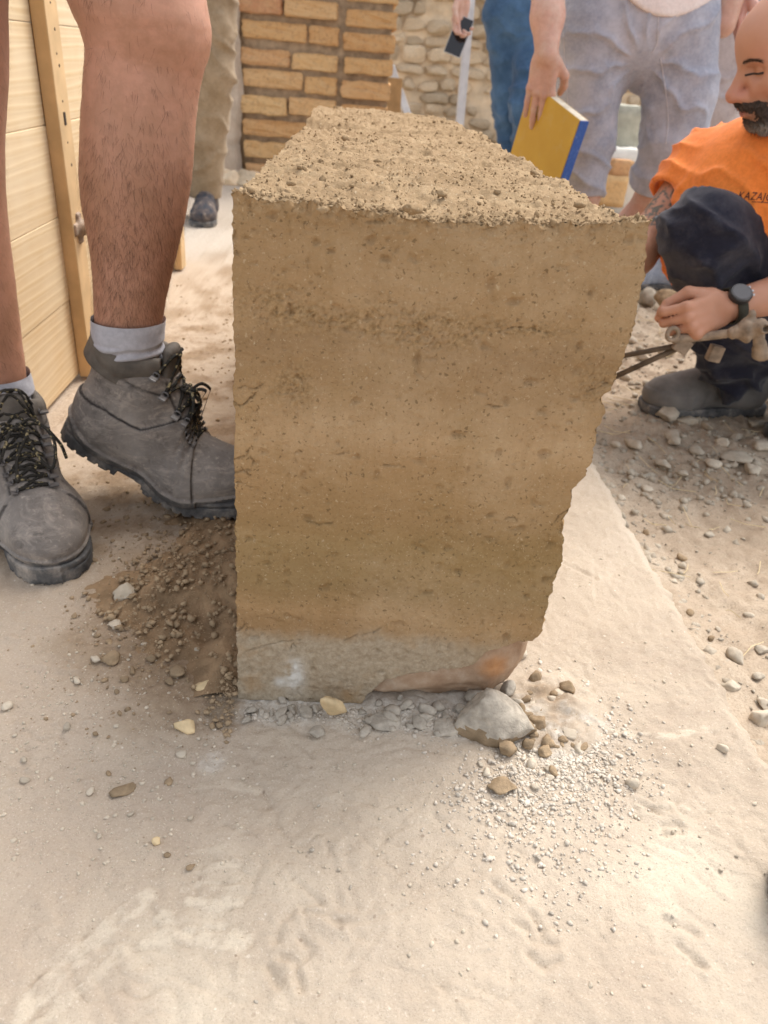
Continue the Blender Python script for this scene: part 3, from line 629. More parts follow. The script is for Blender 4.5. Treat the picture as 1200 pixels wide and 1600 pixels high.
# =================================================================== STONES, GRAVEL, DIRT
def zs_at(x, y):
    if x < SLAB_X-.01: return float(slab_height(np.array([[x, y, 0.]]))[0])
    return float(soil_z(np.array([[x, y, 0.]]))[0])
MATS = {'p': M_PALE, 'y': M_YEL, 'g': M_GREY, 'b': M_CLOD}
STONES = [  # px, py, half width in px, flatness, material, label, group
 (200, 930, 20, .75, 'p', 'pale cream stone lying on the dark dirt in front of the grey boot toe', None),
 (519, 1117, 22, .55, 'y', 'long yellow stone standing upright against the foot of the earth wall', None),
 (293, 1132, 19, .6, 'y', 'yellow triangular stone lying alone on the floor left of the wall foot', None),
 (318, 1070, 18, .45, 'y', 'flat yellow stone chip beside the spilled dirt at the wall corner', None),
 (495, 1147, 14, .8, 'g', 'rounded grey stone just in front of the upright yellow stone', None),
 (588, 1133, 9, .4, 'y', 'small flat yellow chip among the grey mortar flakes', None),
 (607, 1120, 30, .3, 'g', 'broad flat grey mortar flake in front of the stained base stone', None),
 (702, 1132, 30, .3, 'g', 'long thin grey mortar flake next to the largest mortar lump', None),
 (746, 1090, 28, .5, 'g', 'grey mortar slab leaning on the stained base stone', None),
 (790, 1082, 18, .9, 'g', 'upright grey mortar lump under the ochre patch of the base stone', None),
 (655, 1128, 15, .5, 'g', 'grey mortar bit between the two flat flakes', None),
 (668, 1105, 11, .6, 'g', None, 'g1'), (640, 1105, 9, .6, 'g', None, 'g1'), (640, 1135, 9, .6, 'g', None, 'g1'), (720, 1107, 14, .5, 'g', None, 'g1'), (625, 1092, 8, .6, 'g', None, 'g1'), (592, 1098, 8, .6, 'g', None, 'g1'), (565, 1112, 8, .6, 'g', None, 'g1'), (683, 1148, 7, .6, 'g', None, 'g1'),
 (440, 1112, 16, .5, 'g', None, 'g2'), (478, 1112, 14, .6, 'g', None, 'g2'), (457, 1122, 8, .6, 'g', None, 'g2'), (415, 1116, 8, .6, 'g', None, 'g2'), (441, 1092, 10, .7, 'g', None, 'g2'),
 (808, 1100, 12, .6, 'g', None, 'g2b'),
 (788, 1172, 16, .8, 'b', 'rough brown clod stuck at the front of the big mortar lump', None),
 (783, 1228, 21, .45, 'b', 'brown and white broken clod lying apart in front of the debris', None),
 (834, 1062, 11, .9, 'b', 'brown round clod at the right foot of the wall', None),
 (884, 1078, 13, .9, 'b', 'round grey brown clod lying rightmost on the debris fan', None),
 (866, 1086, 8, .8, 'b', 'little clod touching the left of the round grey brown clod', None),
 (815, 1024, 11, .7, 'p', 'pale pebble tucked under the overhang of the wall', None),
 (838, 1130, 15, .7, 'b', None, 'b1'), (857, 1127, 12, .5, 'y', None, 'b1'), (851, 1158, 12, .7, 'b', None, 'b1'), (852, 1172, 14, .6, 'b', None, 'b1'), (825, 1120, 10, .7, 'b', None, 'b1'), (846, 1112, 10, .7, 'b', None, 'b1'), (833, 1145, 9, .7, 'b', None, 'b1'), (878, 1155, 9, .7, 'b', None, 'b1'), (820, 1095, 9, .7, 'b', None, 'b1'),
 (891, 1147, 14, .5, 'p', None, 'p1'), (904, 1164, 12, .6, 'p', None, 'p1'), (876, 1150, 10, .8, 'g', None, 'p1'), (760, 1207, 9, .6, 'p', None, 'p1'), (750, 1195, 6, .6, 'p', None, 'p1'), (835, 1231, 7, .6, 'p', None, 'p1'),
 (988, 1223, 11, .8, 'p', 'white pear shaped pebble alone on the floor right of the debris', None),
 (1127, 1170, 10, .7, 'p', 'smooth pale pebble on the floor near its outer edge', None),
 (176, 1030, 13, .7, 'b', 'brown clod on the floor at the left end of the scattered clods', None),
 (237, 1029, 10, .7, 'b', None, 'c1'), (207, 1049, 8, .7, 'b', None, 'c1'), (278, 1050, 14, .5, 'b', None, 'c1'), (194, 1063, 8, .7, 'b', None, 'c1'), (265, 1065, 8, .7, 'b', None, 'c1'), (117, 963, 6, .7, 'b', None, 'c1'), (150, 1148, 5, .7, 'b', None, 'c1'), (170, 1209, 5, .7, 'b', None, 'c1'), (183, 1082, 5, .7, 'b', None, 'c1'),
 (193, 1231, 19, .25, 'b', 'flat oval brown clod flake lying on the bare dusty floor', None),
 (297, 1352, 9, .4, 'b', 'small brown clod at the top of the boot print', None), (262, 1334, 6, .6, 'b', 'tiny brown clod above the boot print', None),
 (245, 1313, 9, .7, 'y', 'pale yellow broken pebble above the boot print', None),
 (263, 1220, 8, .5, 'b', 'dark crumbly clod near the middle of the dusty floor', None),
 (120, 1062, 9, .5, 'p', None, 'q1'), (12, 1104, 10, .6, 'p', None, 'q1'), (106, 1137, 8, .6, 'p', None, 'q1'), (285, 1178, 9, .5, 'p', None, 'q1'), (39, 1218, 8, .7, 'p', None, 'q1'), (142, 1237, 8, .6, 'p', None, 'q1'), (38, 1186, 6, .6, 'p', None, 'q1'), (205, 1272, 6, .6, 'p', None, 'q1'), (155, 1304, 6, .5, 'p', None, 'q1'), (297, 1278, 6, .6, 'p', None, 'q1'), (182, 1137, 5, .5, 'p', None, 'q1'), (150, 1030, 9, .5, 'p', None, 'q1'), (180, 974, 12, .4, 'p', None, 'q1'), (306, 1016, 9, .6, 'p', None, 'q1'),
 (488, 1329, 5, .6, 'g', None, 'k1'), (498, 1259, 4, .6, 'g', None, 'k1'), (862, 1424, 5, .6, 'g', None, 'k1'), (548, 1386, 4, .6, 'g', None, 'k1'), (840, 1340, 5, .6, 'g', None, 'k1'), (908, 1400, 4, .6, 'g', None, 'k1'), (809, 1361, 4, .6, 'g', None, 'k1'), (957, 1451, 4, .6, 'g', None, 'k1'), (400, 1562, 5, .5, 'g', None, 'k1'), (1050, 1431, 4, .6, 'g', None, 'k1'),
 # on the lower soil at the right
 (1139, 1074, 15, .6, 'p', 'pale stone half under the broken edge of the floor', None), (1185, 1121, 22, .6, 'p', 'large smooth beige pebble by the floor edge at right', None), (1193, 1097, 14, .6, 'p', 'rounded white pebble beside the large smooth beige one', None),
 (1148, 1027, 17, .5, 'p', 'pale flat stone sunk in the soil right of the floor edge', None), (1066, 880, 9, .6, 'p', None, 's1'), (1052, 910, 7, .6, 'p', None, 's1'), (1065, 868, 9, .6, 'b', None, 's1'), (1180, 1060, 9, .6, 'p', None, 's1'), (1110, 1000, 8, .6, 'b', None, 's1'), (1075, 965, 8, .6, 'b', None, 's1'), (1170, 960, 8, .6, 'p', None, 's1'), (1190, 1015, 12, .6, 'p', None, 's1'), (1120, 985, 6, .6, 'p', None, 's1'), (990, 800, 8, .6, 'p', None, 's1'), (970, 775, 9, .6, 'p', None, 's1'), (1010, 830, 8, .6, 'b', None, 's1'),
 (1039, 649, 20, .7, 'p', 'angular pale stone right under the toe of the grey shoe', None), (1049, 686, 21, .5, 'p', 'flat wedge of pale stone lying in front of the grey shoe', None), (987, 697, 17, .6, 'p', 'rounded pale stone left of the flat wedge stone', None), (1072, 655, 16, .4, 'p', 'thin flat stone under the sole of the grey shoe', None),
 (1035, 722, 14, .5, 'p', None, 's2'), (1147, 716, 22, .5, 'p', None, 's2'), (1085, 705, 14, .5, 'p', None, 's2'), (1110, 725, 14, .5, 'p', None, 's2'), (1175, 735, 16, .5, 'p', None, 's2'), (1065, 740, 10, .5, 'p', None, 's2'), (1190, 700, 16, .5, 'p', None, 's2'), (1125, 690, 13, .6, 'p', None, 's2'), (1105, 670, 12, .6, 'p', None, 's2'), (1180, 665, 12, .6, 'p', None, 's2'), (985, 740, 10, .6, 'p', None, 's2'), (1010, 760, 9, .6, 'p', None, 's2'), (960, 700, 10, .6, 'p', None, 's2'), (1150, 680, 12, .5, 'p', None, 's2'),
 (1010, 470, 20, .8, 'p', 'pale boulder behind the wall under the blue grey shoe', None), (1045, 480, 24, .8, 'b', 'brown lump of earth behind the pale boulder', None), (985, 485, 14, .8, 'p', 'white stone at the wall edge beside the pale boulder', None), (985, 530, 11, .7, 'p', None, 's3'), (1000, 560, 12, .6, 'p', None, 's3'), (1040, 555, 12, .6, 'p', None, 's3'), (1055, 585, 13, .6, 'p', None, 's3'), (1010, 600, 10, .6, 'p', None, 's3'), (975, 590, 10, .6, 'p', None, 's3'),
]
GRP = {'g1': ('small grey crumb of lime mortar lying along the wall foot', 'mortar crumbs along the wall foot'), 'g2': ('whitish mortar crumb at the left part of the wall foot', 'mortar crumbs at the left of the wall foot'),
 'b1': ('brown clod in the debris fan right of the largest mortar lump', 'clods of the debris fan'), 'p1': ('pale pebble in the debris fan right of the wall foot', 'pebbles of the debris fan'),
 'c1': ('small brown clod scattered on the floor left of the wall foot', 'clods left of the wall foot'), 'q1': ('pale pebble lying on the dusty floor at left', 'pebbles on the floor at left'),
 'k1': ('tiny grey pebble on the bare floor in front of the wall', 'grey pebbles in front of the wall'), 's1': ('little stone in the loose soil beyond the floor edge', 'stones in the soil by the floor edge'),
 's2': ('broken pale stone in the rubble in front of the grey shoe', 'stones before the grey shoe'), 's3': ('pale stone in the straw strewn soil under the iron bars', 'stones under the iron bars')}
def put_stones():
    g = np.random.default_rng(21); seen = set()
    for k, (px, py, hw, fl, mc, lab, gr) in enumerate(STONES):
        if gr == 'g2b': lab, gr = 'grey mortar lump on top of the largest mortar lump', None
        q = GZ(px, py+hw*.3, 0)
        if q[0] > SLAB_X: q = GZ(px, py+hw*.3, -.035)
        depth = float((q-_C)@_fw); r = hw*depth/F_PX
        v, f = rock(100+k, (r*1.1, r*g.uniform(.65, .95), r*fl), .10 if mc in 'gy' else .2, 11 if mc in 'gy' else 6, 3 if hw > 11 else 2)
        v = v@rotm('Z', g.uniform(0, 6.28)).T if fl > .35 else v
        if px == 519: v = rock(7, (r*.85, r*.6, r*1.75), .12, 9, 3)[0]@rotm('Y', R(-22)).T@rotm('X', R(25)).T
        if px == 746: v = rock(8, (r, r*.6, r*.38), .15, 9, 3)[0]@rotm('Y', R(-18)).T
        if px == 193: v = rock(9, (r*1.15, r*.6, r*.3), .2, 4, 3)[0]@rotm('Z', R(25)).T
        base = np.array([q[0], q[1], zs_at(q[0], q[1])])
        if px in (519, 746, 790): base[2] += .004
        v = v - [0, 0, v[:, 2].min()*.78]
        f = ico(3 if len(v) > 100 else 2)[1]
        name = 'clod' if mc == 'b' else 'mortar_lump' if mc == 'g' and gr != 'k1' else 'stone'
        o = link(name, v+base, f, MATS[mc], origin=base, smooth=not (mc in 'ypg' and hw > 7))
        l, gg = (lab, None) if lab else GRP[gr]
        tag(o, l, {'clod': 'clod', 'mortar_lump': 'mortar', 'stone': 'stone'}[name], gg)
    # the largest lump: lime mortar above, earth still stuck below
    q = GZ(772, 1150, 0); v, f = rock(61, (.050, .036, .033), .09, 16, 4); v = v*[1, 1, 1]; v = v+[0, 0, .020]
    n = fbm(v, 60, 4, .65); v = v*(1+.035*n[:, None])
    cen = v[f].mean(1); low = (cen[:, 2] < .012+.008*fbm(cen, 40, 3)) & (cen[:, 1] < .01)
    o = link('mortar_lump', v+[q[0], q[1]+.006, 0], f, mats=[M_GREY, M_CLOD], mi=low.astype(int), origin=(q[0], q[1], 0), smooth=False)
    tag(o, 'largest grey lump of lime mortar with brown earth stuck beneath', 'mortar')
def debris():
    g = np.random.default_rng(91)
    for k in range(96):
        if k < 26: px, py, hw, m, lab, gr = g.uniform(560, 735), g.normal(1114, 15), g.uniform(6, 15), M_GREY, *GRP['g1']
        elif k < 40: px, py, hw, m, lab, gr = g.uniform(385, 500), g.normal(1113, 8), g.uniform(5, 11), M_GREY, *GRP['g2']
        else: px, py, hw, m, lab, gr = g.normal(852, 24), g.normal(1130, 32), g.uniform(5, 13), (M_CLOD if g.random() < .7 else M_PALE), 'crumbled earth bit in the debris fan right of the largest mortar lump', 'earth bits of the debris fan'
        q = GZ(px, py+3, 0)
        if q[1] > BY0-.006 and q[0] < .235: continue
        r = hw*float((q-_C)@_fw)/F_PX; v, f = rock(500+k, (r*1.15, r*g.uniform(.6, .9), r*g.uniform(.4, .75)), .2, 8, 2); v = v@rotm('Z', g.uniform(0, 6.28)).T
        base = np.array([q[0], q[1], zs_at(q[0], q[1])]); v = v-[0, 0, v[:, 2].min()*.8]
        o = link('mortar_lump' if m is M_GREY else 'clod', v+base, f, m, origin=base, smooth=False); tag(o, lab, 'mortar' if m is M_GREY else 'clod', gr)
put_stones(); debris()
def scatter(name, pts, sizes, mat, seed, sub=1, flat=.7):
    g = np.random.default_rng(seed); vs, fs = ico(sub); nv = len(vs); n = len(pts)
    V = vs[None]*(1+.28*g.normal(size=(n, nv, 1)))*np.asarray(sizes)[:, None, None]*g.uniform(.65, 1.25, (n, 1, 3))*[1, 1, flat]
    a = g.uniform(0, 6.28, n); c, s = np.cos(a)[:, None], np.sin(a)[:, None]
    X = V[:, :, 0]*c-V[:, :, 1]*s; Y = V[:, :, 0]*s+V[:, :, 1]*c
    V = np.stack([X, Y, V[:, :, 2]], -1)+np.asarray(pts)[:, None]
    F = (fs[None]+np.arange(n)[:, None, None]*nv).reshape(-1, 3)
    o = link(name, V.reshape(-1, 3), F, mat, origin=np.asarray(pts).mean(0)*[1, 1, 0], smooth=False); return o
def on_slab(xy, lift=0):
    p = np.concatenate([xy, np.zeros((len(xy), 1))], 1); p[:, 2] = slab_height(p)+lift; return p
def on_soil(xy, lift=0):
    p = np.concatenate([xy, np.zeros((len(xy), 1))], 1); p[:, 2] = soil_z(p)+lift; return p
def pgauss(g, px, py, sx, sy, n):
    q = np.stack([g.normal(px, sx, n), g.normal(py, sy, n)], 1); return np.array([GZ(a, b)[:2] for a, b in q])
def gravel():
    g = np.random.default_rng(31)
    # debris along the foot of the wall and its fan at the right
    xy = np.concatenate([pgauss(g, 880, 1160, 45, 38, 1500), pgauss(g, 900, 1210, 60, 40, 900), pgauss(g, 840, 1110, 22, 30, 500), np.stack([g.uniform(.02, .2, 700), g.normal(.632, .012, 700)], 1), np.stack([g.uniform(-.1, .04, 350), g.normal(.642, .007, 350)], 1), pgauss(g, 790, 1240, 50, 40, 500), pgauss(g, 850, 1310, 90, 60, 500)])
    xy = xy[(xy[:, 0] < SLAB_X-.01) & ((xy[:, 1] < .655) | (xy[:, 0] > .232))]
    s = .0010+.0022*g.random(len(xy))**3
    tag(scatter('gravel', on_slab(xy, .0004)+[0, 0, .0], s, simple('lime_gravel', (.57, .50, .41), .95, .2, 50, .5, 200, .002, .1), 1), 'grey lime gravel spilled round the right foot of the earth wall', 'gravel', kind='stuff')
    xy = np.concatenate([np.stack([g.uniform(-.42, .12, 2300), g.uniform(.42, .95, 2300)], 1), pgauss(g, 120, 1150, 110, 130, 1100), pgauss(g, 270, 1200, 60, 60, 350), np.stack([g.uniform(.0, .48, 500), g.uniform(.33, .75, 500)], 1), np.stack([g.uniform(.25, .49, 350), g.uniform(.6, 1.6, 350)], 1)])
    keep = (xy[:, 0] < SLAB_X-.01) & ~((xy[:, 0] > -.105) & (xy[:, 0] < .24) & (xy[:, 1] > .655)); xy = xy[keep]
    s = .0006+.0021*g.random(len(xy))**6
    tag(scatter('grit', on_slab(xy, .0002), s, M_PALE, 2), 'fine pale grit strewn over the dusty floor', 'grit', kind='stuff')
    # brown crumbs at the left
    xy = np.concatenate([pgauss(g, 290, 900, 70, 50, 1500), pgauss(g, 230, 985, 75, 40, 600), pgauss(g, 355, 1100, 16, 28, 420), pgauss(g, 190, 790, 60, 45, 300), np.stack([g.normal(-.33, .1, 1300), g.uniform(.95, 2.6, 1300)], 1), pgauss(g, 200, 1080, 80, 60, 150)])
    xy = xy[(xy[:, 0] < -.107) & (xy[:, 0] > -.57)]
    s = .0007+.0048*g.random(len(xy))**7; p = on_slab(xy, .0006); p[:, 2] += heap_z(p)
    tag(scatter('dirt_crumbs', p, s, M_CLOD, 3), 'brown earth crumbs strewn between the boots and the wall', 'dirt', kind='stuff')
    # rubble of the lower soil
    xy = np.concatenate([np.stack([g.uniform(.515, 1.7, 3200), g.uniform(.45, 3.2, 3200)], 1), np.stack([.51+np.abs(g.normal(0, .03, 700)), g.uniform(.45, 1.6, 700)], 1), pgauss(g, 1100, 705, 90, 40, 1200), pgauss(g, 1020, 560, 60, 60, 800)])
    xy = xy[xy[:, 0] > .512]; s = .0013+.010*g.random(len(xy))**7
    tag(scatter('rubble', on_soil(xy, .0005), s, M_PALE, 4), 'small pale rubble in the loose soil beyond the floor', 'rubble', kind='stuff')
    # straw
    G_ = G()
    for _ in range(420):
        c = np.array([g.uniform(.52, 1.6), g.uniform(.7, 3.0)]); a = g.uniform(0, 3.14); l = g.uniform(.008, .04)
        p = on_soil(np.array([c-[l*math.cos(a), l*math.sin(a)], c+g.normal(size=2)*.004, c+[l*math.cos(a), l*math.sin(a)]]), .003); p[:, 2] += g.uniform(0, .006, 3)
        v, f = tube(p, .0007, 4); G_.add(v, f)
    o = G_.make('straw', simple('dry_straw', (.62, .49, .29), .8, .2, 20, 0)); tag(o, 'bits of dry straw strewn on the soil', 'straw', kind='stuff')
HB = (-.42, -.098, .66, 1.2)
def heap_z(P):
    x, y = P[:, 0], P[:, 1]; d = np.hypot((x+.10)*1.0, (y-.90)*1.05)
    d = d+.06*fbm(np.stack([x, y, x*0], 1), 9, 4, .6, 15)
    z = .047*(1-sst(d, .0, .25))**1.2+.008*(1-sst(np.hypot(x+.25, (y-.86)*1.1), 0, .12))
    z += .02*(1-sst(np.hypot(x+.12, (y-.70)*.6), 0, .06))
    return z*(x > -.5)
def heap():
    xs = np.arange(HB[0], HB[1], .0028); ys = np.arange(HB[2], HB[3], .0032); X, Y = np.meshgrid(xs, ys, indexing='ij')
    P = np.stack([X.ravel(), Y.ravel(), np.zeros(X.size)], 1); h = heap_z(P)
    h2 = h+np.clip(h*8, 0, 1)*(.006*fbm(P, 22, 4, .6)+.005*np.maximum(fbm(P, 55, 4, .65, 3), -.1)) - .004
    edge = np.minimum.reduce([P[:, 0]-HB[0], P[:, 1]-HB[2]+.05, HB[3]-P[:, 1]])
    P[:, 2] = slab_height(P)+np.where(edge < .02, np.minimum(h2, -.004), h2)
    o = link('dirt_heap', P, grid_faces(len(xs), len(ys)), simple('brown_dirt', (.26, .172, .098), .95, .32, 30, .8, 180, .003, .1), origin=(-.2, .9, 0))
    tag(o, 'heap of loose brown dirt banked against the left side of the wall', 'dirt', kind='stuff')
heap(); gravel()
# =================================================================== FORMWORK, PILLAR, RUBBLE WALL
def rough_box(lo, hi, n, amp, sc, seed, bev=.006):
    bm = bmesh.new(); bmesh.ops.create_cube(bm, size=1.0); lo = np.asarray(lo, float); hi = np.asarray(hi, float)
    for v in bm.verts: v.co = Vector((lo+hi)/2+np.array(v.co)*(hi-lo))
    if bev: bmesh.ops.bevel(bm, geom=bm.edges[:], offset=bev, segments=2, affect='EDGES')
    bmesh.ops.subdivide_edges(bm, edges=[e for e in bm.edges if e.calc_length() > min(hi-lo)*.6], cuts=n, use_grid_fill=True)
    bmesh.ops.triangulate(bm, faces=[f for f in bm.faces if len(f.verts) > 4])
    bm.verts.index_update(); bm.normal_update()
    v = np.array([tuple(x.co) for x in bm.verts]); nn = np.array([tuple(x.normal) for x in bm.verts]); f = [[q.index for q in p.verts] for p in bm.faces]; bm.free()
    return v+nn*(amp*fbm(v, sc, 4, .6, seed*1.7))[:, None], f
def formwork():
    root = empty('timber_formwork', (-.6, 1.9, 0)); tag(root, 'upright formwork side of pale pine planks with a drilled batten', 'formwork')
    g = np.random.default_rng(2); y0, y1 = .95, 2.75
    for k in range(7):
        z0 = .012+.1625*k; o = g.uniform(-.0015, .0015)
        v, f = box((-.607, y0, z0+.0003), (-.58+o, y1+g.uniform(-.004, .004), z0+.1622), .002); part('plank', v, f, M_WOOD, root, smooth=False)
    v, f = box((-.5795, 1.612, .006), (-.5525, 1.677, 1.15), .0025); b = part('batten', v, f, M_BATTEN, root, smooth=False)
    hm = simple('dark_hole', (.05, .035, .025), .9, .1, 20, 0)
    for i, z in enumerate((.695, .655, .617, .598, .54, .43, .47)):
        v, f = tube([(-.5535, 1.642+.006*(i % 2), z), (-.5519, 1.642+.006*(i % 2), z)], .0028 if i % 2 else .002, 8); part('peg_hole', v, f, hm, b, smooth=False)
    v, f = box((-.5525, 1.637, .50), (-.5513, 1.647, .522), 0); part('peg_hole', v, f, hm, b, smooth=False)
    v, f = box((-.5795, 2.60, .006), (-.5525, 2.665, 1.15), .0025); part('batten', v, f, M_BATTEN, root, smooth=False)
    # rusty cast nut of the formwork tie on the batten
    rust = simple('dusty_cast_iron', (.34, .25, .18), .7, .35, 60, .6, 180, .001, .35)
    c = PY(122, 356, 1.645)
    nut = empty('tie_nut', (c[0], c[1], c[2])); tag(nut, 'dusty cast iron wing nut screwed on the batten behind the bare shin', 'wing nut')
    def fn(p):
        q = p-c; d = smin(rc(p, c-[.022, 0, 0], c+[.02, 0, 0], .0155, .013), rbox(p, c, (.006, .030, .012), .004, None), .008)
        d = smin(d, rbox(p, c+[0, 0, 0], (.007, .011, .030), .005), .008)
        return np.maximum(d, -rc(p, c-[0, 0, 0], c+[.05, 0, 0], .007, .007))
    v, q = polygonize(fn, c-.04, c+.04, .0022); link('nut_body', v, q, rust, nut, origin=c)
    v, f = tube([c-[.03, 0, 0], c+[.032, 0, 0]], .0062, 10); G().add(v, f).make('threaded_rod', rust, nut, smooth=True)
formwork()
def pillar():
    y = 4.7; x0 = PY(378, 150, y)[0]; x1 = PY(613, 100, y)[0]; xj = PY(531, 100, y)[0]
    root = empty('brick_pillar', ((x0+x1)/2, y+.2, 0)); tag(root, 'pillar of weathered sandy bricks with plaster left on one side', 'pillar')
    core = box((x0+.02, y+.03, -.02), (x1-.015, y+.55, 2.2), .01); part('mortar_core', *rough_box((x0-.02, y+.028, -.02), (x1-.012, y+.55, 2.2), 6, .006, 25, 1, .01), M_MORTAR, root)
    g = np.random.default_rng(8); z = .02; k = 0; pitch = .112
    while z < 2.1:
        h = .082+g.uniform(-.010, .010)
        segs = []
        a = x0+g.uniform(-.012, .012)
        if k % 2 == 0: cuts = [.27, .26] if g.random() < .5 else [.33, .2]
        else: cuts = [.24, .29]
        for w_ in cuts:
            b = min(a+w_+g.uniform(-.02, .02), xj-.012); segs.append((a, b)); a = b+g.uniform(.010, .02)
        if segs[-1][1] < xj-.05: segs[-1] = (segs[-1][0], xj-.02)
        segs.append((xj+.016+g.uniform(-.006, .008), x1+g.uniform(-.012, .012)))
        for i, (a, b) in enumerate(segs):
            if b-a < .05: continue
            dz = g.uniform(-.009, .009)+(-.012 if i == len(segs)-1 else 0)
            v, f = rough_box((a, y+g.uniform(-.012, .012), z+dz), (b, y+.2 if i < len(segs)-1 else y+.5, z+h+dz), 4, .009, 26, g.random()*40, .006)
            part('brick', v, f, M_BRICK, root, smooth=False)
        z += pitch; k += 1
    # plaster skin left of the bricks
    xp = PY(330, 150, y)[0]-.55
    X, Z = np.meshgrid(np.linspace(0, 1, 70), np.linspace(0, 2.1, 150), indexing='ij'); X, Z = X.ravel(), Z.ravel()
    ed = x0+.0+.022*fbm(np.stack([Z*0, Z*0, Z], 1), 3.5, 4, .6, 3); x = xp+(ed-xp)*X
    P = np.stack([x, np.full(len(x), y-.03), Z], 1); P[:, 1] += .012*fbm(P, 4, 4)+.004*fbm(P, 30, 4, .6)+.03*(X > .985)
    P2 = P.copy(); P2[:, 1] = y+.3; n = len(P); F = np.concatenate([grid_faces(70, 150, False), grid_faces(70, 150, True)+n])
    e = np.arange(149); rim = np.stack([69*150+e, n+69*150+e, n+69*150+e+1, 69*150+e+1], 1)
    part('plaster', np.concatenate([P, P2]), np.concatenate([F, rim]), M_PLASTER, root)
    for i in range(5):
        v, f = rock(70+i, (.09, .06, .045), .2, 5, 3); q = GZ(350+i*14, 290+i*2, .0); v = v+[q[0]-.02, y-.10-.03*(i % 2), .03]
        o = link('stone', v, f, M_STONE, origin=v.mean(0)*[1, 1, 0]); tag(o, 'dusty brick rubble lying at the base of the brick pillar', 'stone', 'rubble at the pillar base')
pillar()
def rubble_wall():
    y = 7.2; xa, xb = .1, 3.6; z0 = soil_z(np.array([[2., y, 0]]))[0]-.05
    root = empty('rubble_wall', (2.3, y+.3, z0)); tag(root, 'sunlit rubble stone wall in the background behind the standing people', 'wall')
    X, Z = np.meshgrid(np.arange(xa, xb, .02), np.arange(z0-.1, 1.6, .02), indexing='ij'); nx, nz = X.shape
    P = np.stack([X.ravel(), np.full(X.size, y), Z.ravel()], 1); P[:, 1] += .02*fbm(P, 3, 4)+.012*fbm(P, 14, 4, .6)
    n = len(P); B = P.copy(); B[:, 1] = y+.6
    e = np.arange(nx-1); top = np.stack([e*nz+nz-1, (e+1)*nz+nz-1, n+(e+1)*nz+nz-1, n+e*nz+nz-1], 1)
    e = np.arange(nz-1); s0 = np.stack([e, e+1, n+e+1, n+e], 1)
    part('mortar_bed', np.concatenate([P, B]), np.concatenate([grid_faces(nx, nz, False), grid_faces(nx, nz, True)+n, top, s0]), M_WALLMORTAR, root)
    g = np.random.default_rng(12); meshes = []
    for i in range(12):
        v, f = rock(300+i, (1, 1, 1), .16, 6, 4); v = np.sign(v)*np.abs(v)**.75; v /= np.abs(v).max(0)
        me = bpy.data.meshes.new('stone'); me.from_pydata([tuple(a) for a in v], [], [tuple(map(int, a)) for a in f]); me.materials.append(M_STONE)
        me.polygons.foreach_set('use_smooth', np.ones(len(me.polygons), bool)); meshes.append(me)
    z = z0+.05; k = 0
    while z < 1.5:
        h = g.uniform(.075, .125); x = xa+g.uniform(0, .1)
        while x < xb-.05:
            w_ = g.uniform(.09, .27)
            if g.random() > .08 and k < 299:
                o = bpy.data.objects.new('stone', meshes[g.integers(12)]); COL.objects.link(o); o.parent = root
                proud = .035 if z > .8 else .012
                o.location = (x+w_/2-2.3, y+.02-proud*g.uniform(.5, 1.2)-(y+.3), z+h/2+g.uniform(-.01, .01)-z0)
                o.scale = (w_*.53, .07, h*.52*g.uniform(.85, 1.1)); o.rotation_euler = (0, g.normal(0, .06), 0); k += 1
            x += w_+.008
        z += h
rubble_wall()
